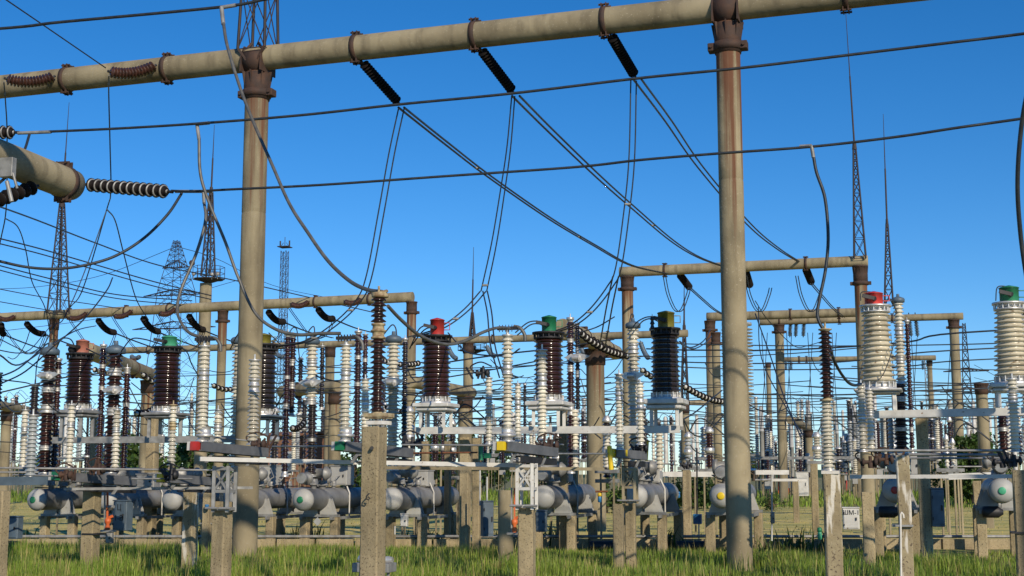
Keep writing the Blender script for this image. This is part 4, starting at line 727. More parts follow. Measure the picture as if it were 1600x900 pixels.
steelhead('braced white bracket on the post below the yellow marked channel', 823, 724, 796, 20.9, 24, 'white_paint')
steelhead('braced rusty bracket on the rough pair of posts', 984, 730, 787, 25.1, 18, 'concrete')
for px, top, bot, x2, mt_, lb, d in ((320, 540, 690, 331, 'red_paint', 'red marked', 20.6), (541, 538, 690, 552, 'green_paint', 'green marked', 20.5), (793, 523, 690, 801, 'yellow_paint', 'yellow marked', 20.3)):
    stack(px, top, bot, d, 19, WP, ((577, 595) if px < 700 else (567, 586),), label='white ribbed insulator with silver joint on the %s channel' % lb, seg=20)
    c = P(px, bot-7, d); tag(MB().lathe(c-UP*.05, [(.05, 0), (.075, .01), (.08, .05), (.13, .06), (.13, .09), (.09, .1), (.09, .2), (.1, .21)], 18).build('pedestal', 'silver', None, c), 'silver pedestal under the %s white insulator' % lb, 'pedestal')
    r_ = thing('switch_terminal', 'dark switch jaw with curved lug on top of the %s insulator' % lb, 'switch', P(px, top, d), 'switch jaws'); mb = MB(); c = P(px, top-10, d); mb.bar(c-EX*.16, c+EX*.16, .07, .05)
    for k in range(5): mb.bar(c+EX*(-.13+.05*k)-UP*.05, c+EX*(-.13+.05*k)+UP*.05, .012, .1)
    mb.build('jaw', 'dark_steel', r_); MB().tube(spl([c+EX*.1+UP*.03, c+EX*.2+UP*.0, c+EX*.27-UP*.1, c+EX*.28-UP*.2]), .028).build('curved_lug', 'grey_cable', r_); MB().cyl(c-UP*.12, c, .025).build('stud', 'silver', r_)
for i, (px, top, bot, w_, js, lb, d) in enumerate(((398, 562, 695, 19, ((592, 614),), 'white insulator standing in front of the left column', 22.5), (847, 546, 688, 18, ((584, 604),), 'white insulator in front of the dark green capped transformer', 22.3), (764, 590, 694, 13, ((617, 630),), 'short slim white insulator left of the yellow marked one', 24), (809, 600, 690, 12, ((622, 640),), 'slim white insulator right of the yellow marked one', 25), (571, 592, 692, 15, ((618, 634),), 'slim white insulator left of the tall brown one', 24.5), (967, 584, 703, 15, ((608, 626),), 'slim white insulator above the yellow tube marker', 24.6), (1000, 598, 695, 14, ((618, 640),), 'slim white insulator right of the yellow tube marker', 25.3), (341, 640, 700, 15, ((662, 674),), 'short white insulator right of the red marked one', 27), (271, 632, 733, 14, ((660, 672),), 'white insulator with yellowed joint above the yellow block', 24), (40, 640, 731, 13, ((668, 674),), 'white insulator near the left edge beside a grey one', 25), (52, 648, 748, 19, (), 'grey shaded insulator near the left edge', 22), (112, 632, 733, 14, ((660, 668),), 'white insulator below the faded red capped transformer', 24), (183, 640, 735, 14, ((668, 676),), 'grey and white insulator between the two brown left transformers', 24.4), (1345, 600, 706, 15, ((644, 656),), 'left of two close white insulators before the cream transformer', 22.4), (1358, 608, 706, 14, ((640, 650),), 'right of two close white insulators before the cream transformer', 22.8), (1581, 592, 706, 19, ((616, 630),), 'grey to white insulator in front of the green capped transformer', 22), (560, 517, 700, 13, ((556, 562), (598, 604)), 'slim dark brown insulator left of the tall brown one', 33), (571, 522, 600, 10, ((560, 566),), 'thin brown insulator behind the tall brown one', 33.5), (1289, 514, 626, 22, (), 'glossy brown upper insulator on the flaking post', 19))):
    mt_ = WP if i not in (10, 16, 17, 18) else (GPm if i == 10 else BP)  # left-edge insulator has its shade put into the colour as grey glaze
    stack(px, top, bot, d, w_, mt_, js, label=lb, seg=18, metal='yellow_iron' if i in (8, 18) else 'silver', core=.55 if i == 18 else .62, pitch=.062 if i == 18 else None)
r_, b_, L_ = stack(1291, 624, 735, 19.05, 21, WP, (), label='yellowed white lower insulator on the flaking post', metal='silver', seg=22)
MB().box(P(1298, 738, 20), .26, .26, .05).build('mounting_plate', 'chip_white', r_)
# winged collars (current paths between breaker heads)
for px, y, d in ((488, 599, 32.5), (615, 598, 31.7), (181, 611, 34.0), (78, 588, 34.6), (989, 588, 30.2), (903, 560, 31)):
    c = P(px, y, d); s = m(d); mb = MB(); mb.ball(c-EN*.1, .12, 12, .8); mb.plate([c-EX*20*s-EN*.12+UP*1*s, c-EX*8*s-EN*.12-UP*6*s, c+EX*6*s-EN*.12-UP*6*s, c+EX*22*s-EN*.12+UP*3*s, c+EX*6*s-EN*.12+UP*7*s, c-EX*10*s-EN*.12+UP*6*s], .05); mb.cyl(c-EN*.22-EX*.08, c-EN*.22+EX*.08, .07); tag(mb.build('contact_bridge', 'silver', None, c), 'silver winged contact bridge on the breaker column, '+near(px), 'contact bridge', 'winged contact bridges')
# channels with colour blocks, rails and drive rods of the disconnectors
def marked(label, a, b, h_, mt, wd=.22):
    q, e = P(*a), P(*b); root = thing('marked_channel', label, 'channel', q, 'dark channels with coloured end blocks'); hh = h_*m(a[2]); ax = (e-q).normalized()
    MB().chan(q, e, wd, hh, .02).build('channel', 'grey_paint', root); MB().bar(q-ax*.09+EX*wd*.1, q+ax*.08+EX*wd*.1, wd*.48, hh*.9).build('colour_block', mt, root); MB().bar(q-ax*.05-EX*wd*.36, q+ax*.02-EX*wd*.36, wd*.28, hh*.9).build('end_plate', 'white_paint', root)
    z = MB().chan(q+ax*.5-UP*hh*1.15-Vector((0, -.1, 0)), e-UP*hh*1.05+Vector((0, .1, 0)), wd*.8, hh*.7, .015); z.build('lower_channel', 'dark_steel', root)
    for f in (.25, .85): k = q.lerp(e, f); MB().plate([k-UP*hh*.5-Vector((0, wd*.6, 0)), k-UP*hh*1.6+ax*(-.16)-Vector((0, wd*.6, 0)), k-UP*hh*1.6+ax*(-.09)-Vector((0, wd*.6, 0)), k-UP*hh*.5+ax*.08-Vector((0, wd*.6, 0))], .015).build('gusset', 'galvanised', root)
    g = MB()
    for k in range(6): o = q.lerp(e, .06+.06*k)-Vector((0, wd*.55, 0))-UP*hh*(.2 if k % 2 else -.1); g.cyl(o, o-Vector((0, .02, 0)), .014, n=6)
    g.build('bolts', 'galvanised', root); return root
marked('dark channel with red end block below the first white insulator', (305, 697, 20.4), (410, 707, 22.2), 15, 'red_paint')
marked('dark channel with green end block left of the tall post', (531, 697, 20.3), (636, 708, 22), 15, 'green_paint')
marked('dark channel with yellow end block below the yellow marked insulator', (783, 697, 20.1), (862, 707, 21.8), 15, 'yellow_paint')
marked('dark short channel with yellow block beside the yellow tube marker', (956, 708, 24.6), (1003, 712, 25.6), 13, 'yellow_paint', .2)
marked('deeply shaded channel with green block above the left tank', (88, 744, 24), (205, 752, 25.5), 14, 'green_paint', .25)
marked('deeply shaded channel with yellow block left of the chipped post', (252, 747, 24), (338, 753, 25.4), 13, 'yellow_paint', .25)
tag(MB().cyl(P(952, 697, 24.4), P(955, 734, 24.4), .045).build('marker_tube', 'yellow_paint', None, P(952, 734, 24.4)), 'upright yellow tube left of the rough pair of posts', 'marker', 'coloured marker tubes')
tag(MB().cyl(P(1012, 688, 29), P(1010, 720, 29), .03).build('marker_tube', 'yellow_paint', None, P(1012, 720, 29)), 'thin yellow tube beside the white control box', 'marker', 'coloured marker tubes')
tag(MB().cyl(P(751, 696, 25), P(751, 719, 25), .045).build('marker_tube', 'green_paint', None, P(751, 719, 25)), 'short green tube left of the yellow end block', 'marker', 'coloured marker tubes')
c = P(762, 712, 25); tag(MB().box(c, .12, .12, .1).build('marker_block', 'green_paint', None, c), 'small green block beside the short green tube', 'marker')
c = P(975, 708, 24.9); tag(MB().box(c, .14, .14, .12).build('marker_block', 'yellow_paint', None, c), 'small yellow block behind the yellow tube marker', 'marker')
rail('long white rail from the red marked channel to the tall post', (312, 717, 20), (575, 723, 21), 6.5, .1)
rail('long white rail from the tall post to the yellow marked channel', (600, 723, 21), (806, 727, 21.4), 6.5, .1)
rail('rust mottled rail running right below the yellow marked channel', (600, 731, 23.5), (944, 733, 24), 5, .07, 'concrete')
rail('white rail between the conduit post and the right edge', (1328, 745, 23), (1640, 744, 22), 6, .1)
rail('dark wide channel at the left edge above the first tank', (-30, 752, 21), (66, 751, 22), 13, .25, 'slate_and_shade_paint', chan=True)
rail('pale rail above the left tanks', (100, 764, 24), (395, 762, 24.5), 4, .08, 'galvanised')
rail('white far rail right of the orange pipes', (1200, 750, 44), (1262, 750, 44), 4, .08)
rail('white box section beam far behind the right rail', (1480, 745, 36), (1560, 742, 36), 9, .2)
rail('pale background channel left of the right column', (1035, 741, 37), (1114, 741, 37), 8, .15)
rail('pale background channel right of the right column', (1180, 738, 37), (1232, 738, 37), 7, .15)
for i, (a, b, w_, lb) in enumerate(((( -20, 731, 22), (365, 735, 24.5), 3.4, 'long thin drive pipe above the left tanks'), ((205, 748, 23), (300, 748, 24), 2.5, 'short thin drive pipe left of the yellow block'), ((20, 742, 23), (100, 744, 24), 3, 'drive pipe above the far left tank'), ((400, 698, 24), (536, 697, 21), 2.6, 'thin drive pipe running to the green end block'), ((628, 695, 21), (790, 696, 20.5), 3, 'thin drive pipe running to the yellow end block'), ((636, 708, 22), (745, 707, 25), 3, 'rusty drive pipe below the bright red capped transformer'), ((862, 709, 22), (950, 709, 24.4), 3, 'thin drive pipe running to the yellow tube marker'), ((332, 683, 24), (412, 691, 24), 2.8, 'thin drive pipe crossing the left column'), ((-20, 738, 24.5), (60, 738, 25), 3, 'lower drive pipe at the left edge'), ((1330, 704, 22.5), (1566, 704, 22), 4, 'uppermost of the pipes behind the conduit post'), ((1420, 710, 23.2), (1566, 711, 22.6), 4.5, 'middle of the pipes behind the conduit post'), ((1420, 716, 23.8), (1566, 716, 23), 3.4, 'lowest of the pipes behind the conduit post'), ((840, 692, 24), (880, 695, 25), 3, 'short pipe right of the white insulator near the green can'), ((350, 818, 30), (312, 818, 30), 2.5, 'low thin pipe between chipped and hooked posts'), ((1205, 750, 42), (1180, 750, 42), 3, 'short pale pipe left of the orange pipes'), ((1485, 729, 33), (1556, 729, 33), 2.4, 'thin pale pipe in front of the far dark green tree'), ((930, 768, 33), (950, 768, 33), 3, 'short white pipe right of the short rusty column'))): pipe(lb, a, b, w_, mt='rust' if 'rusty' in lb else 'galvanised')
# toothed rotary heads where the drive pipes end
for px, y, d in ((104, 742, 23.5), (268, 742, 23.5), (645, 692, 22.3), (862, 696, 22), (1003, 700, 25.5), (405, 694, 22.4), (1360, 722, 22.5), (1385, 718, 22.8), (1585, 720, 22), (755, 583, 24), (155, 733, 24.2), (1566, 722, 23), (1075, 727, 36)):
    c = P(px, y, d); s = m(d); mb = MB(); mb.lathe(c-EX*.14, [(.02, 0), (.06, .01), (.065, .04), (.03, .05), (.03, .2), (.075, .21), (.075, .24), (.03, .26)], 12, EX); mb.lathe(c-UP*.1, [(.04, 0), (.05, .08), (.03, .1), (.03, .2)], 12)
    for k in range(5): a = random.uniform(-.2, .2); mb.bar(c+EX*a-UP*.1, c+EX*(a+random.uniform(-.15, .15))+UP*random.uniform(.05, .2), .02, .035)
    mb.tube(spl([c-EX*.15, c-EX*.24+UP*.12, c-EX*.05+UP*.2, c+EX*.16+UP*.12]), .014); tag(mb.build('drive_head', random.choice(('dark_steel', 'grey_paint', 'rusty_steel')), None, c), 'jumbled metal drive head with levers, '+near(px), 'drive head', 'drive heads of the disconnectors')
stack(55, 600, 735, 25.5, 16, KP, ((648, 656),), 'cap', label='black ribbed insulator near the left edge beside a grey one')
stack(-2, 582, 740, 27, 14, BP, ((660, 668),), 'cap', label='brown insulator cut by the left edge of the picture')
# ---------------------------------------------------------------- cabinets, ground level things
cabinet('blue grey shaded cabinet with lettering between the left tanks', 193, 783, 829, 27, 34, 'slate_and_shade_paint', .6, R(-25), legs=0, text=('Ц', '1-В'), tsize=.16)  # blue shade on this cabinet is put into its housing colour
cabinet('white cabinet with black lettering left of the half shaded post', 1329, 794, 827, 28, 32, 'white_paint', .7, R(-12), legs=0, text=('ШМ-1',), tsize=.13)
cabinet('dark blue grey cabinet hanging beside the tall shaded post', 1464, 764, 823, 26.4, 24, 'slate_and_shade_paint', .7, R(-14), legs=0)
cabinet('blue grey cabinet on a post right of the twin dark posts', 761, 784, 838, 28.8, 22, 'slate_and_shade_paint', .8, R(20), legs=0)
cabinet('shaded cabinet behind the post with rust run', 846, 799, 831, 29.4, 20, 'slate_and_shade_paint', .7, legs=0)  # shade on the cabinet is painted in with the slate colour
cabinet('small white junction box under the tank right of the tall post', 632, 804, 823, 30, 14, 'white_paint', .7, legs=0)
cabinet('dark shaded cabinet beside the left edge post', 24, 808, 842, 27, 26, 'slate_and_shade_paint', .7, legs=0)  # dark slate colour stands in for the shade on this cabinet
cabinet('white far cabinet right of the orange pipes', 1253, 738, 775, 60, 24, 'white_paint', .8, legs=0)
cabinet('pale box behind the conduit post', 1326+160, 700, 742, 50, 20, 'head_paint', .6, legs=0)
cabinet('small grey box under the orange lever left', 172, 832, 849, 26, 13, 'galvanised', .8, legs=.0)
cabinet('grey valve box in front of the pale rail, left', 232, 742, 762, 26.5, 40, 'galvanised', .6, legs=None)
cabinet('small grey meter box on a pole right of the right column', 1207, 802, 818, 30, 8, 'galvanised', .8, legs=0)
c = P(1090, 811, 33); tag(MB().box(c, .2, .16, .24).box(c-EN*.085, .12, .01, .14).build('blue_box', 'blue_paint', None, c), 'small blue box on a thin pole under the rail left of the right column', 'box')
tag(MB().cyl(P(1089, 700, 33.1), P(1089, 803, 33.1), .02, n=6).build('thin_pole', 'dark_steel', None, P(1089, 803, 33.1)), 'thin dark rod above the small blue box', 'pole', 'thin poles')
for px, y0, y1, d, lb in ((1092, 818, 845, 33, 'thin white pole under the small blue box'), (617, 822, 835, 31, 'short pole under the diamond plate'), (1206, 818, 845, 30, 'thin white pole under the small meter box'), (1206, 745, 802, 30, 'thin rod above the small meter box'), (761, 745, 790, 28.8, 'white conduit above the blue grey cabinet on a post'), (750, 735, 790, 28.9, 'second white conduit above the blue grey cabinet on a post')):
    tag(MB().cyl(P(px, y1, d), P(px, y0, d), .018, n=8).build('thin_pole', 'white_paint', None, P(px, y1, d)), lb, 'pole', 'thin poles')
c = P(497, 815, 31); c = P(496, 815, 31); tag(MB().plate([c+UP*.1, c+EX*.1, c-UP*.1, c-EX*.1], .01).build('warning_plate', 'head_paint', None, c), 'small white diamond plate under the tank right of the left column', 'sign')
for px, y, lb, mt_ in ((1139, 0, '', ''),): pass
for px, y0, y1, d, m1, m2, lb in ((937, 770, 785, 33, 'yellow_paint', 'blue_paint', 'small yellow and blue bottle shaped insulator at the short rusty column'), (1060, 768, 778, 34, 'blue_paint', 'blue_paint', 'small blue tag on the thick background column'), (323, 788, 796, 29.8, 'blue_paint', 'blue_paint', 'small blue tag on a post behind the chipped post'), (1281, 824, 843, 27, 'green_paint', 'pale_green', 'small green figure shaped valve left of the flaking post')):
    a, b_ = P(px, y1, d), P(px, y0, d); r_ = thing('small_fitting', lb, 'fitting', a); L = (b_-a).length; MB().lathe(a, [(.03, 0), (.045, .02), (.045, L*.5), (.035, L*.62)], 12).build('lower_body', m2, r_); MB().lathe(a, [(.04, L*.62), (.05, L*.66), (.045, L*.95), (.02, L)], 12).build('upper_body', m1, r_)
for i, (px, y0, y1, d, lb) in enumerate(((804, 762, 832, 26, 'orange lever mechanism left of the post with rust run'), (168, 768, 828, 25.6, 'orange lever mechanism beside the dark shaded post'))):
    a, b_ = P(px, y1, d), P(px, y0, d); r_ = thing('lever_mechanism', lb, 'lever', a, 'orange lever mechanisms'); mb = MB(); L = b_.z-a.z
    mb.bar(a, b_, .05, .03); mb.lathe(a, [(.04, 0), (.055, L*.06), (.03, L*.15), (.06, L*.2), (.06, L*.28), (.025, L*.3)], 12); mb.bar(a+UP*L*.3, a+UP*L*.36+EX*.1, .04, .05); mb.build('lever_body', 'orange_paint', r_)
    mb = MB(); mb.bar(a-EX*.06, b_-EX*.06, .03, .03); mb.cyl(a+UP*L*.6-EX*.05, a+UP*L*.6+EX*.12, .03); mb.box(a-UP*.02, .26, .2, .04); mb.build('guide_rod', 'galvanised', r_)
# buried-pipe kerb and black pipe along the row
def gpipe(label, pa, pb, r, mt, name, z=None, n=12):
    a, b_ = GP(*pa), GP(*pb); a.z = b_.z = z or r; root = MB().tube([a, a.lerp(b_, .33), a.lerp(b_, .66), b_], r, n).build(name, mt, None, a); return tag(root, label, 'pipe')
a, b_ = GP(-300, 858), GP(1900, 858)
cb = MB(); n = 36
for i in range(n):
    q, e = a.lerp(b_, i/n), a.lerp(b_, (i+1)/n-.0015); cb.bar(q+UP*.12, e+UP*.12, .16, .24)
tag(cb.build('kerb', 'post_concrete', None, a), 'low concrete kerb of butted blocks along the row of tanks', 'kerb')
q0, q1 = P(-260, 843, 33.5), P(1860, 843, 33.5); k0, k1 = a+UP*.30+EN*.02, b_+UP*.30+EN*.02
tag(MB().tube([k0, k0.lerp(k1, .5), k1], .035, 8).build('kerb_pipe', 'galvanised', None, k0), 'thin pale pipe lying along the kerb', 'pipe')
for x0, x1, lb in ((921, 962, 'short black fat pipe left of the rough pair of posts'), (1057, 1101, 'black fat pipe lying on the ground left of the right column'), (-40, 30, 'black fat pipe end at the left edge')):
    gpipe(lb, (x0, 862), (x1, 862), .125, 'black_pipe', 'black_pipe')
for px, lb in ((1388, 'black motor drum under the red dotted tank'), (1550, 'black motor drum under the green dotted right tank')):
    c = P(px, 800, 28); tag(MB().lathe(c-EX*.2, [(.02, 0), (.11, .02), (.12, .05), (.12, .32), (.09, .36), (.05, .42)], 18, EX).build('motor_drum', 'dark_steel', None, c), lb, 'motor')
c = P(585, 884, 18.2); r_ = thing('valve_assembly', 'metal valve box half hidden at the foot of the tall central post', 'valve', (c.x, c.y, 0)); MB().box(c-UP*.02, .52, .3, .12).build('tray', 'galvanised', r_); mb = MB(); mb.lathe(c+UP*.05-EX*.16, [(.06, 0), (.09, .02), (.07, .07), (.05, .09)], 12); mb.lathe(c+UP*.08+EX*.1, [(.04, 0), (.05, .1), (.04, .16)], 12, EX); mb.build('valve', 'silver', r_); mb = MB(); [mb.bar(Vector((c.x, c.y, 0))+EX*q, Vector((c.x, c.y, c.z-.08))+EX*q, .04, .04) for q in (-.2, .2)]; mb.build('leg', 'galvanised', r_)
# white conduit on its post and grounding strips
c0, c1 = P(1408, 905, 19.95), P(1407, 804, 19.95); tag(MB().tube([c0, c1, c1+Vector((.02, 0, .03)), c1+Vector((.04, 0, 0)), c1+Vector((.045, 0, -.05))], .016, 8).build('white_conduit', 'chip_white', None, c0), 'narrow white conduit fixed to the front of its post', 'conduit')
for i in range(1): tag(MB().box(P(1410, 821, 20.2), .30, .30, .03, R(-14)).build('steel_band', 'galvanised', None, P(1410, 821, 20.2)), 'steel band round the conduit post', 'band')
for px, py, d, w_ in ((147, 834, 25, 31), (1592, 832, 21.5, 29)):
    tag(MB().box(P(px, py, d), w_*m(d)*.86, w_*m(d)*.86, .03, R(-15)).build('steel_band', 'dark_steel', None, P(px, py, d)), 'dark steel band round the post, '+near(px), 'band', 'steel bands on posts')
r_ = thing('white_grid_frame', 'small white metal frame in the grass at the bottom right corner', 'frame', GP(1597, 896)); b_ = Vector(ORG[r_.name]); mb = MB(); [mb.bar(b_+UP*z, b_+UP*z+EX*.3, .02, .02) for z in (.05, .15, .28)]; [mb.bar(b_+EX*x, b_+EX*x+UP*.3, .02, .02) for x in (0, .15, .3)]; mb.build('grid', 'white_paint', r_)
# orange pipes and far yard
for i, x in enumerate((1217, 1222, 1227, 1233)): tag(MB().cyl(GP(x, 776), P(x, 738, GP(x, 776).y), .09, n=10).build('orange_pipe', 'orange_paint', None, GP(x, 776)), ('leftmost', 'second', 'third', 'rightmost')[i]+' of the four upright orange pipes', 'pipe', 'upright orange pipes')
gpipe('orange pipe lying on the ground under the white far cabinet', (1192, 777), (1275, 777), .09, 'orange_paint', 'orange_pipe')
tag(MB().cyl(GP(1322, 773), P(1322, 715, GP(1322, 773).y), .10, n=10).build('red_pipe', 'red_paint', None, GP(1322, 773)), 'thin red upright pipe left of the half shaded post', 'pipe')
# unseen columns added beyond the right edge to shade the posts there
column('added unseen round concrete column beyond the right edge, casting shade', 3426, 400, 10.4, .30, zt=9.2, cap=.6, mt='concrete', seg=20)
column('second added unseen round concrete column beyond the right edge, casting shade', 2574, 400, 15.4, .30, zt=8.9, cap=.6, mt='concrete', seg=20)
# unseen gantry added over the camera to throw shadows on columns, posts and tanks
g0 = Vector((11.0, 9.5, 0)); gx = Vector((math.cos(R(-16.5)), math.sin(R(-16.5)), 0)); q0, q1 = g0+gx*1.2+UP*10.1, g0-gx*27+UP*10.1
tube_beam('round concrete beam of the added unseen shadow gantry overhead', q1, q0, .2, (.3, .6, .9), seg=20)
for k, lb in ((0, 'right column of the added unseen shadow gantry beside the camera'), (-25, 'left column of the added unseen shadow gantry beside the camera')):
    p = g0+gx*k; root = thing('concrete_column', lb, 'column', p, 'round concrete gantry columns'); MB().lathe(p, [(.21, -.1), (.21, 0), (.20, 9.85)], 24).build('concrete_shaft', 'streaked_concrete', root); MB().lathe(p, [(.20, 9.3), (.23, 9.3), (.27, 9.86), (.15, 9.9)], 20).build('steel_cap', 'rusty_steel', root)
# ---------------------------------------------------------------- far buildings and trees
def house(label, px, d, w_, dep, h, wall, roof, nwin=3, ang=GA, rise=1.4):
    b = P(px, 745, d); b = Vector((b.x, d, 0)); root = thing('brick_building' if wall == 'brick' else 'yard_building', label, 'building', b); ca, sa = math.cos(ang), math.sin(ang); X = Vector((ca, sa, 0)); Y = Vector((-sa, ca, 0))
    MB().box(b+UP*h/2+Y*dep/2, w_, dep, h, ang, .02).build('wall', wall, root)
    mb = MB(); e = .4; A = [b-X*(w_/2+e)-Y*e+UP*h, b+X*(w_/2+e)-Y*e+UP*h, b+X*(w_/2+e)+Y*(dep/2)+UP*(h+rise), b-X*(w_/2+e)+Y*(dep/2)+UP*(h+rise), b-X*(w_/2+e)+Y*(dep+e)+UP*h, b+X*(w_/2+e)+Y*(dep+e)+UP*h]
    mb.add(A+[a-UP*.15 for a in A], [(0, 1, 2, 3), (3, 2, 5, 4), (6, 9, 8, 7), (9, 10, 11, 8), (0, 6, 7, 1), (4, 5, 11, 10), (0, 3, 9, 6), (3, 4, 10, 9), (1, 7, 8, 2), (2, 8, 11, 5)]); mb.build('roof', roof, root)
    for i in range(nwin):
        c = b-X*w_/2+X*(w_*(i+.5)/nwin)-Y*.03+UP*h*.55; fr_ = MB().box(c, w_/nwin*.42, .08, h*.36, ang, .01).build('window', 'white_paint', root); MB().box(c-Y*.05, w_/nwin*.34, .02, h*.30, ang, .004).build('pane', 'slate_and_shade_paint', fr_)
    return root
house('orange brick building behind the breakers right of the left column', 440, 95, 2.5, 6, 4.6, 'brick', 'brick', 2, rise=.25)
for px, d, h, w_, n, lb in ((205, 82, 4.2, 5.5, 3000, 'round green tree between the two left transformers'), (300, 95, 4.6, 5.0, 2600, 'green tree behind the red end block'), (330, 110, 4.2, 5, 2200, 'dark green tree left of the left column'), (555, 120, 5.2, 5, 2200, 'green tree behind the green marked insulator'), (705, 92, 5.6, 4.8, 3000, 'green tree right behind the bright red capped transformer'), (762, 130, 5, 6, 2200, 'far green tree left of the yellow marked insulator'), (1085, 70, 1.7, 3.4, 1500, 'low green bush left of the right column'), (1520, 74, 4.9, 3.6, 6000, 'dark green tree behind the pipes at the right'), (1500, 78, 3.2, 3.6, 3000, 'lower dark green tree beside the taller one at the right'), (1550, 80, 3.8, 3.6, 3000, 'dark green tree left of the green capped transformer'), (845, 140, 4.5, 7, 2000, 'far green tree behind the white insulators'), (1205, 66, .9, 1.6, 600, 'small green bush by the orange pipes'), (945, 62, 1.6, 2.4, 1000, 'green bush right of the short rusty column')):
    tree(lb, px, d, h, w_, n)
for i, (x, y) in enumerate(((-75, 330), (-55, 350), (-20, 340), (5, 360), (30, 345), (60, 330), (85, 350), (110, 340), (-100, 345), (-130, 360), (130, 350))):
    pxx = 800+F*x/y; tree('hazy tree on the far horizon, '+near(pxx), pxx, y, random.uniform(6, 9), random.uniform(9, 15), 900)
# ---------------------------------------------------------------- equipment of the yard behind
def farset(px, d, yt, col, w_, base, joints=1, lbl=None, mt2=None):
    """slim insulator column on a concrete foot"""
    b = P(px, 745, d); t = P(px, yt, d); r_ = thing('pole_breaker', lbl, 'breaker pole', (t.x, d, 0), 'slim far breaker poles'); s = m(d); w2 = w_*s; zb = P(px, base, d).z; b0_ = Vector((t.x, d, 0))
    X = .12; [MB().bar(b0_+EX*q_, b0_+EX*q_+UP*zb, .05, .05).build('leg', 'concrete', r_) for q_ in (-.18, .18)]
    MB().box(b0_+UP*(zb+.06), .6, .4, .10).build('base_plate', 'galvanised', r_)
    L = t.z-zb-.12; bb = b0_+UP*(zb+.12); h = L/2
    for k in range(2): MB().lathe(bb+UP*h*k, porcelain_prof(w2/2, .03, h-.1, max(.09, 5*s)), 8).build('porcelain', col if k or not mt2 else mt2, r_)
    MB().lathe(bb, [(w2*.4, h-.12), (w2*.55, h-.1), (w2*.55, h+.03), (w2*.4, h+.05)], 10).build('metal_joint', 'silver', r_); MB().lathe(bb, [(w2*.4, L-.1), (w2*.55, L-.08), (w2*.5, L), (w2*.2, L+.1)], 10).build('terminal_cap', 'silver', r_)
    MB().tube(spl([bb+UP*(L+.05), bb+UP*(L+.5)+EX*.4, bb+UP*(L-.1)+EX*1.2]), .02, 5).build('jumper', 'wire', r_)
def whitetube(px, yt, ym, yb, d, w_, lbl, up=WP):
    t = P(px, yt, d); b0_ = Vector((t.x, d, 0)); s = m(d); r_ = thing('pole_breaker', lbl, 'breaker pole', b0_, 'far breakers with white tubes'); zb = P(px, yb, d).z; zm = P(px, ym, d).z; w2 = w_*s/2
    MB().box(b0_+UP*zb/2, .15, .15, zb, GA, .01).build('concrete_foot', 'concrete', r_); MB().lathe(b0_, porcelain_prof(w2*1.0, zb, zm, .1, .7), 10).build('porcelain', 'brown_porcelain', r_)
    MB().lathe(b0_, [(w2*.9, zm), (w2, zm+.02), (w2, (zm+t.z)/2), (w2*1.15, (zm+t.z)/2+.01), (w2*1.15, (zm+t.z)/2+.07), (w2, (zm+t.z)/2+.08), (w2, t.z-.05), (w2*.5, t.z)], 14).build('white_tube', 'head_paint', r_)
for px, yt, ym, yb, d, w_ in ((1189, 634, 715, 735, 45, 7), (1236, 654, 745, 752, 48, 6), (1262, 625, 680, 738, 46, 7), (1262, 708, 738, 746, 44, 7), (1334, 632, 690, 738, 46, 6), (1121, 700, 730, 745, 46, 4), (1183, 655, 712, 735, 60, 4), (1307, 650, 706, 742, 50, 5), (1233, 712, 742, 748, 50, 6), (751, 655, 700, 738, 52, 6), (903, 652, 690, 730, 46, 6), (1206, 690, 725, 745, 62, 5)):
    whitetube(px, yt, ym, yb, d*2.1, w_, 'slim white tube breaker pole in the far yard, '+near(px))
PX = [(1108, 672, 41, BP, 14, 738), (1220, 655, 46, GPm, 9, 735), (1276, 680, 40, WP, 14, 726), (1212, 690, 70, KP, 6, 740), (1245, 690, 72, KP, 6, 742), (1255, 690, 72, KP, 6, 742), (1192, 688, 74, KP, 5, 742), (1204, 690, 74, BP, 5, 742), (1478, 684, 38, WP, 8, 738), (1488, 690, 39, WP, 8, 738), (1483, 655, 42, BP, 8, 740), (1460, 660, 48, WP, 8, 740), (1395, 660, 38, GPm, 8, 738), (1075, 680, 40, GPm, 12, 735), (1065, 690, 44, WP, 10, 738), (1090, 700, 50, WP, 8, 740), (1470, 660, 50, BP, 7, 740), (948, 655, 37, KP, 14, 755), (948, 676, 36.5, WP, 13, 740), (871, 680, 36, KP, 15, 755), (707, 660, 38, KP, 12, 750), (680, 672, 37, BP, 13, 730), (692, 672, 37.5, BP, 7, 730), (640, 640, 38, WP, 13, 730), (705, 680, 42, WP, 14, 735), (643, 668, 40, WP, 12, 740), (735, 650, 60, WP, 6, 740), (600, 600, 45, KP, 8, 735), (660, 620, 48, BP, 8, 735), (472, 640, 46, WP, 11, 735), (470, 560, 46, BP, 9, 735), (515, 655, 44, WP, 11, 740), (527, 690, 46, GPm, 10, 745), (430, 640, 40, KP, 14, 735), (310, 690, 48, GPm, 11, 740), (300, 640, 52, WP, 7, 740), (223, 690, 46, GPm, 8, 735), (253, 680, 46, WP, 9, 735), (290, 700, 60, KP, 6, 740), (87, 690, 40, BP, 10, 735), (137, 690, 44, KP, 10, 738), (167, 680, 37, BP, 10, 735), (144, 640, 50, BP, 7, 735), (210, 655, 55, WP, 7, 740), (925, 640, 52, WP, 7, 742), (820, 600, 60, BP, 6, 742), (830, 660, 44, WP, 9, 738), (1020, 640, 55, WP, 6, 742), (1048, 650, 55, BP, 6, 742), (1500, 690, 60, WP, 5, 742), (1540, 700, 55, WP, 6, 742), (1320, 690, 44, 'slate_and_shade_paint', 10, 742), (1310, 700, 48, KP, 10, 742), (1340, 660, 60, WP, 5, 742), (370, 690, 46, WP, 9, 740)]
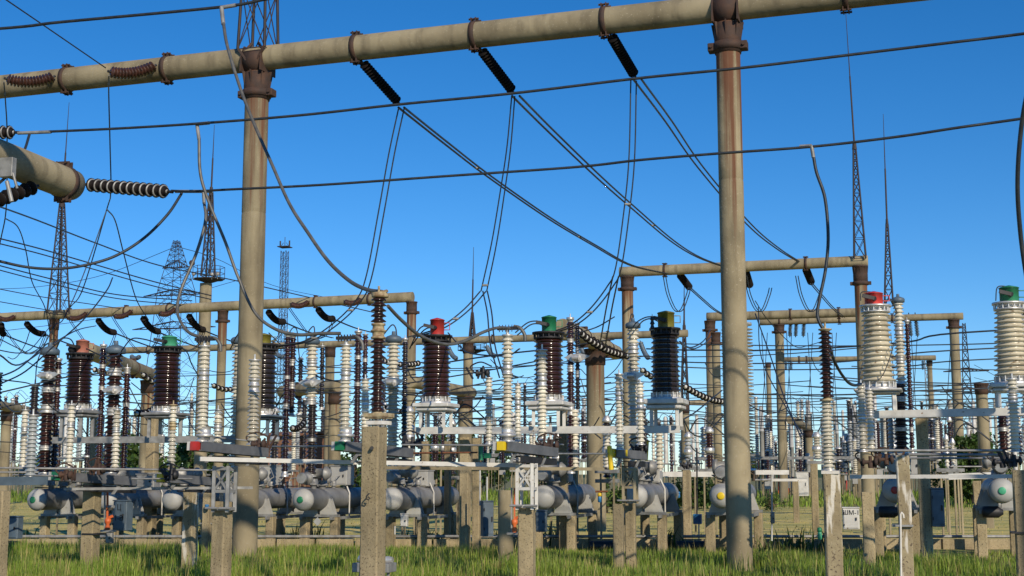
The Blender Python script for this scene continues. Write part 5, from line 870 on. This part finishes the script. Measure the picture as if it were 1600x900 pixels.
for px, yt, d, c_, w_, bs in PX: farset(px, d if d < 43 else d+52, yt, c_, w_, bs, lbl='slim %s ribbed insulator pole, %s' % ({'white_porcelain': 'white', 'brown_porcelain': 'brown', 'black_porcelain': 'black', 'grey_and_shaded_porcelain': 'grey', 'slate_and_shade_paint': 'blue grey'}[c_], near(px)))
# rows farther back, generated along the grid so that they read as the next bays of the yard
rnd = random.Random(11); cnt = 0
for row, d0 in enumerate((92, 100, 108, 118, 130, 145)):
    for k in range(17):
        xw = -.40*d0+k*.80*d0/16+rnd.uniform(-1, 1); d = d0-.3*xw*.6
        pxx = 800+F*xw/d
        if not -20 < pxx < 1620 or rnd.random() < .12: continue
        if 1135 < pxx < 1180 or 372 < pxx < 415: continue
        h = rnd.uniform(3.4, 5.0)*d/66; yt = 740-(h-1.8)/d*F
        c_ = rnd.choice((WP, BP, KP, GPm, BP, KP) if pxx < 1150 else (WP, WP, BP, WP, KP, GPm)); farset(pxx, d, yt, c_, rnd.uniform(.30, .46)/m(d), 740-(.9)/d*F, lbl='far ribbed insulator pole in the distant rows, '+near(pxx)); cnt += 1
for i, (d, z, x0, x1) in enumerate(((88, 2.9, -34, -18), (92, 2.8, 12, 32), (100, 3.2, -12, 6), (112, 3.3, -40, -20), (120, 3.4, 18, 42))):
    a, b_ = Vector((x0, d-.3*x0, z)), Vector((x1, d-.3*x1, z)); tag(MB().chan(a, b_, .16, .18).build('steel_rail', 'galvanised', None, a), 'far pale steel rail across the distant rows, '+near(pxof((a+b_)/2)), 'beam', 'far steel rails')
    for k in range(3): f = a.lerp(b_, (k+.5)/3); q = Vector((f.x, f.y, 0)); tag(MB().box(q+UP*(z-.1)/2+EN*.2, .2, .2, z-.1).build('concrete_post', 'concrete', None, q), 'far square post in the distant rows, '+near(pxof(q)), 'post', 'far square posts')
r4 = random.Random(77)
for i in range(190):                                    # densely packed small poles at the back of the yard
    x = r4.uniform(0, 1600) if i % 3 else r4.uniform(1170, 1560); d = r4.uniform(90, 140); h = r4.uniform(2.8, 6.0)*d/80
    if 1130 < x < 1180 or 378 < x < 410: continue
    b_ = P(x, 745, d); b_ = Vector((b_.x, d, 0)); r_ = thing('equipment_pole', 'x', 'pole', b_, 'small poles at the back of the yard'); k = r4.choice(('white tube', 'brown ribbed', 'grey ribbed', 'white ribbed', 'dark ribbed')); r_['label'] = 'tiny %s pole at the back of the yard, %s' % (k, near(x))
    z0 = h*.42; mt_ = {'white tube': 'white_paint', 'brown ribbed': BP, 'grey ribbed': GPm, 'white ribbed': WP, 'dark ribbed': KP}[k]; w2 = r4.uniform(.14, .22)
    MB().bar(b_-EX*.14, b_-EX*.14+UP*z0, .06, .06).build('leg', 'concrete', r_); MB().bar(b_+EX*.14, b_+EX*.14+UP*z0, .06, .06).build('leg', 'concrete', r_); MB().box(b_+UP*(z0+.05), .7, .4, .1).build('base_plate', 'galvanised', r_)
    if k == 'white tube': MB().lathe(b_, [(w2*.8, z0+.1), (w2*.8, h), (w2*.3, h+.1)], 10).build('white_tube', mt_, r_)
    else: MB().lathe(b_, porcelain_prof(w2, z0+.1, h, .14), 8).build('porcelain', mt_, r_); MB().lathe(b_, [(w2*.7, h), (w2*1.1, h+.02), (w2*.9, h+.12), (.02, h+.14)], 10).build('cap', 'silver', r_)
    if i % 2: MB().box(b_+UP*(z0-.35)-EN*.2, .4, .25, .5).build('drive_box', 'head_paint', r_)
# ---------------------------------------------------------------- background busbars and lines
BW = [ # right half, near straight
 ([(1170, 548, 38), (1290, 544), (1420, 534), (1500, 520), (1900, 500, 33)], 2.8), ([(1170, 568, 42), (1290, 567), (1400, 557), (1480, 548), (1900, 528, 38)], 2.2), ([(1160, 578, 46), (1290, 577), (1420, 572), (1510, 563), (1900, 546, 42)], 2.0), ([(1160, 616, 40), (1270, 617), (1340, 616), (1450, 610), (1900, 595, 38)], 2.4), ([(1160, 622, 50), (1300, 623), (1430, 618), (1900, 600, 44)], 1.6), ([(1160, 630, 55), (1330, 632), (1450, 626), (1900, 610, 52)], 1.4), ([(1160, 640, 60), (1330, 645), (1450, 632), (1900, 622, 56)], 1.3), ([(1160, 660, 60), (1340, 655), (1450, 650), (1900, 648, 58)], 1.2), ([(1160, 668, 70), (1340, 672), (1900, 660, 68)], 1.2), ([(1420, 634, 60), (1480, 631), (1520, 628), (1560, 634, 60)], 1.3),
 ([(1010, 545, 40), (1075, 547), (1170, 547, 38)], 2.4), ([(1010, 560, 44), (1075, 566), (1170, 567, 42)], 2.0), ([(1030, 570, 46), (1075, 574), (1160, 577, 46)], 2.0), ([(990, 596, 50), (1080, 600), (1160, 604, 50)], 1.5), ([(990, 640, 50), (1060, 640), (1130, 648), (1160, 650, 52)], 1.6), ([(1000, 660, 55), (1080, 658), (1160, 662, 55)], 1.3), ([(1040, 672, 60), (1100, 678), (1160, 680, 60)], 1.2), ([(1040, 688, 60), (1100, 692), (1160, 694, 60)], 1.2),
 # middle
 ([(630, 580, 40), (700, 566), (790, 553), (860, 545), (960, 530, 38)], 2.6), ([(630, 600, 44), (720, 586), (800, 572), (860, 560, 42)], 2.2), ([(635, 640, 40), (690, 614), (760, 598), (810, 590, 40)], 2.2), ([(620, 612, 50), (700, 625), (780, 622), (860, 620, 50)], 1.6), ([(635, 645, 46), (720, 645), (810, 634), (900, 630, 46)], 2.4), ([(700, 654, 48), (810, 652), (930, 645), (960, 640, 48)], 1.8), ([(700, 668, 60), (800, 664), (960, 662, 60)], 1.4), ([(700, 676, 60), (820, 680), (960, 676, 60)], 1.4), ([(900, 660, 50), (960, 650), (1000, 640, 50)], 1.6), ([(880, 705, 52), (940, 700), (1000, 708, 52)], 1.4),
 ([(410, 585, 44), (480, 584), (590, 578), (640, 571, 42)], 2.4), ([(410, 600, 46), (500, 596), (600, 590), (650, 585, 44)], 1.8), ([(410, 612, 50), (480, 609), (560, 604), (640, 600, 48)], 1.6), ([(420, 640, 44), (470, 650), (520, 655), (580, 650, 44)], 1.6), ([(440, 598, 40), (475, 580), (500, 590), (545, 600, 38)], 2.2), ([(420, 520, 46), (460, 560), (475, 572), (500, 590, 44)], 2.0), ([(500, 655, 46), (540, 640), (560, 610), (580, 590, 44)], 1.6), ([(410, 670, 55), (500, 666), (600, 664, 55)], 1.2), ([(410, 690, 60), (520, 680), (600, 684, 60)], 1.2),
 # left
 ([(-20, 618, 32), (40, 604), (100, 590), (160, 583, 34)], 2.4), ([(-20, 640, 36), (60, 626), (130, 618), (230, 616, 38)], 2.4), ([(0, 593, 30), (40, 598), (60, 603), (120, 602, 34)], 2.0), ([(-20, 650, 40), (60, 646), (110, 640, 42)], 1.6), ([(-20, 660, 40), (30, 668), (80, 690), (120, 700, 42)], 1.4), ([(-10, 690, 44), (60, 692), (150, 690, 44)], 1.6), ([(190, 628, 40), (260, 632), (330, 626), (380, 620, 40)], 2.2), ([(190, 640, 44), (300, 642), (380, 638, 44)], 1.8), ([(190, 650, 46), (300, 652), (380, 652, 46)], 1.8), ([(190, 660, 50), (300, 668), (380, 664, 50)], 1.4), ([(200, 600, 42), (215, 630), (232, 660), (250, 680, 42)], 1.8), ([(205, 598, 42), (240, 625), (270, 640, 44)], 1.6), ([(-10, 705, 50), (80, 712), (130, 704, 50)], 1.2),
 ([(-20, 544, 34), (40, 550), (70, 520), (80, 508, 60)], 1.6), ([(0, 555, 30), (30, 570), (78, 540), (120, 516, 45), (150, 509, 60)], 2.2), ([(0, 600, 26), (40, 580), (85, 540), (130, 500), (166, 455), (176, 434, 30)], 2.4), ([(-10, 592, 26), (30, 575), (70, 540, 30), (76, 537, 31)], 2.6), ([(55, 600, 25), (60, 560), (85, 510), (100, 497), (130, 430), (166, 330, 27)], 1.8), ([(0, 530, 40), (30, 545), (48, 551), (70, 536, 60), (74, 522, 76)], 1.4),
 # loops round the transformer heads
 ([(88, 545, 33), (96, 530), (110, 530), (118, 545, 31.4)], 2.2), ([(135, 545, 31.4), (160, 556), (180, 556), (190, 550, 34)], 2.2), ([(190, 548, 34), (205, 530), (225, 530), (252, 538, 31)], 2.2), ([(275, 540, 31), (292, 550), (300, 570), (318, 600, 33)], 2.0), ([(360, 545, 33), (372, 522), (385, 518), (405, 545, 30.4)], 2.2), ([(476, 545, 32.7), (480, 522), (490, 510), (492, 528, 32.7)], 2.0), ([(452, 520, 33.4), (458, 512), (464, 516), (466, 540), (468, 560, 34)], 1.8), ([(600, 522, 32), (612, 508), (618, 512), (620, 525, 32)], 2.2), ([(640, 545, 31), (655, 514), (672, 508), (680, 512, 29.5)], 2.2), ([(643, 540, 31), (660, 518), (672, 512), (680, 516, 29.5)], 2.2), ([(700, 520, 29.5), (718, 540), (735, 552), (790, 556), (812, 545, 24)], 2.4), ([(805, 520, 29), (825, 504), (842, 502), (852, 506, 29)], 2.2), ([(808, 524, 29), (828, 508), (842, 506), (850, 510, 29)], 2.2), ([(870, 520, 29), (890, 522), (930, 512), (960, 495, 31)], 2.2), ([(990, 508, 30.4), (1000, 500), (1015, 495), (1036, 500, 28.5)], 2.2), ([(996, 512, 30.4), (1004, 502), (1018, 498), (1034, 505, 28.5)], 2.2), ([(985, 512, 30.4), (990, 494), (986, 492), (982, 512, 30.4)], 1.8), ([(1062, 534, 29), (1080, 543), (1100, 532), (1110, 515, 60)], 2.2), ([(1065, 538, 29), (1084, 545), (1102, 536), (1112, 525, 60)], 2.0), ([(1380, 470, 26), (1393, 468), (1398, 480), (1402, 490, 28.4)], 2.2), ([(1345, 470, 26), (1346, 457), (1360, 456), (1368, 459, 26)], 1.8), ([(1556, 470, 25.5), (1558, 450), (1568, 447), (1576, 450, 25.5)], 2.0), ([(1590, 478, 25.5), (1600, 490), (1608, 520, 26)], 2.4),
 ([(1397, 535, 25.6), (1390, 560), (1378, 588), (1362, 600, 25.5)], 1.6), ([(1130, 650, 45), (1100, 680), (1080, 676), (1068, 655, 40)], 2.4), ([(1120, 710, 40), (1092, 708), (1076, 690), (1068, 655, 40)], 2.2), ([(1068, 655, 38), (1085, 645), (1110, 625), (1128, 610, 45)], 2.4), ([(1180, 490, 60), (1205, 560), (1225, 620), (1252, 685, 46)], 2.2), ([(1185, 480, 60), (1190, 560), (1230, 640), (1255, 680, 46)], 1.8), ([(1180, 470, 58), (1200, 500), (1240, 540), (1262, 540), (1300, 528, 70)], 1.4)]
ends = []
for pts, w_ in BW:
    mid = pts[len(pts)//2]; dm = np.mean([p[2] for p in pts if len(p) > 2]); ln = abs(pts[-1][0]-pts[0][0])
    wire(('dark busbar wire running across, ' if ln > 120 else 'short dark jumper wire, ')+near(mid[0]), pts, w_, name='busbar_wire' if ln > 120 else 'jumper_wire', group='background wires', k=6, n=5)
for i, (pts, w_) in enumerate((([(-20, 316, 40), (60, 345), (150, 380), (250, 415), (375, 440), (600, 492, 75)], 2.2), ([(-20, 368, 60), (60, 388), (140, 411), (240, 440), (330, 462, 75)], 2.2), ([(-20, 376, 60), (60, 396), (140, 419), (240, 447), (330, 468, 75)], 2.0), ([(-20, 410, 60), (80, 436), (180, 460), (300, 470, 75)], 2.0), ([(-20, 417, 60), (80, 443), (180, 466), (300, 478, 75)], 1.8), ([(-20, 448, 70), (60, 463), (140, 475), (200, 484, 76)], 1.5), ([(-20, 468, 70), (60, 482, 74), (100, 488, 75)], 1.4), ([(-20, 452, 170), (60, 448), (160, 430), (276, 385, 150)], .9), ([(-20, 520, 170), (140, 500), (240, 480), (330, 450), (400, 430, 200)], .9), ([(276, 385, 150), (340, 405), (440, 450), (600, 480, 240)], .9), ([(1390, 480, 66), (1360, 520), (1350, 560), (1340, 600, 50)], 1.2), ([(1522, 590, 170), (1560, 600), (1610, 615, 160)], .8), ([(1522, 570, 170), (1560, 590), (1610, 622, 160)], .8))):
    wire('long thin line crossing the left sky, '+near(pts[2][0]) if pts[0][0] < 300 else 'thin distant line, '+near(pts[1][0]), pts, w_, name='power_line', group='long thin lines', n=5)
# hanging droppers from the far strings
for q in FE:
    x = pxof(q); yy = 450-F*math.tan(math.atan2(q.z-H, q.y)-TH)
    twin('twin dropper falling from a far black string, '+near(x), [(x, yy+2, q.y), (x+30, yy+14), (x+75, yy+30, q.y+10)] if x < 430 else [(x, yy+2, q.y), (x+35, yy+16), (x+75, yy+26, q.y+10)], 1.3, 2.5, group='twin droppers from the far black strings')
    twin('twin loop back from a far black string, '+near(x), [(x, yy+2, q.y), (x-12, yy+26), (x-34, yy+30), (x-62, yy-4), (x-76, yy-26, q.y-2)], 1.2, 3, group='twin droppers from the far black strings')
for i, x in enumerate((1190, 1199, 1262, 1270, 1424, 1433, 1229, 1237, 1300, 1307, 1392, 1486)):
    y0 = 520 if x < 1400 else 528; wire('thin vertical dropper below the far beams, '+near(x), [(x, y0, 80), (x+3*(-1)**i, y0+50), (x+6*(-1)**i, y0+95), (x+10*(-1)**i, y0+150, 76)], 1.2, name='dropper_wire', group='thin vertical droppers', n=5)
for i, (x, x2) in enumerate(((1228, 1222), (1236, 1240), (1442, 1446), (1375, 1372))):
    string('tiny string under the very far thin beam, '+near(x), P(x, 563, 105), P(x, 578, 105), .3, 6, mt='slate_and_shade_paint', group='tiny strings under the very far beam')
rr = random.Random(5)
for i in range(48):                                    # busbars of the far bays, straight along the grid at one height
    d = rr.choice((52, 58, 66, 74, 86, 100)); z = rr.choice((4.6, 5.2, 6.0, 6.8))+rr.uniform(-.2, .2); x0 = rr.uniform(-.42, .25)*d; ln = rr.uniform(8, 24)
    a = Vector((x0, d-.29*x0, z)); b_ = Vector((x0+ln, d-.29*(x0+ln), z)); c = [a.lerp(b_, k/10)-UP*(.35*4*(k/10)*(1-k/10)) for k in range(11)]
    tag(MB().tube(c, .022, 5).build('far_busbar', 'wire', None, a), 'very thin sagging busbar in the distant bays, '+near(pxof((a+b_)/2)), 'wire', 'far sagging busbars')
r2 = random.Random(21)
for i in range(46):                                    # slack jumpers between the equipment heads of the middle rows
    x = r2.uniform(0, 1600); d = r2.uniform(30, 58); y = r2.uniform(545, 680); dx = r2.uniform(18, 70)*r2.choice((-1, 1)); dp = r2.uniform(6, 34); y2 = y+r2.uniform(-40, 40)
    if 1120 < x < 1190: continue
    wire('slack dark jumper among the middle rows, '+near(x), [(x, y, d), (x+dx*.25, (y*3+y2)/4+dp*.8), (x+dx*.5, (y+y2)/2+dp), (x+dx*.8, (y+y2*3)/4+dp*.6), (x+dx, y2, d+r2.uniform(-3, 3))], 1.9 if d < 45 else 1.4, name='jumper_wire', group='slack jumpers of the middle rows', k=5, n=5)
# ---------------------------------------------------------------- labels made distinct: count repeats from the left
from collections import defaultdict
bpy.context.view_layer.update()
G = defaultdict(list)
for o, sh in ALL:
    if not sh: G[o['label']].append(o)
ORD = 'first second third fourth fifth sixth seventh eighth ninth tenth eleventh twelfth thirteenth fourteenth fifteenth sixteenth'.split()
def cx(o):
    ms = [c for c in [o]+list(o.children) if c.type == 'MESH']
    p = sum((Vector(c.matrix_world @ Vector(c.bound_box[0]))+Vector(c.matrix_world @ Vector(c.bound_box[6])) for c in ms), Vector())/(2*len(ms)) if ms else o.matrix_world.translation
    return pxof(p)
for lb, os_ in G.items():
    if len(os_) > 1:
        for i, o in enumerate(sorted(os_, key=cx)): o['label'] = lb+', '+(ORD[i] if i < 16 else 'number %d' % (i+1))+' from left'
for o, sh in ALL:
    w_ = o['label'].split()
    if len(w_) > 16: o['label'] = ' '.join(w_[:16])
    if 'kind' not in o: o['kind'] = 'thing'
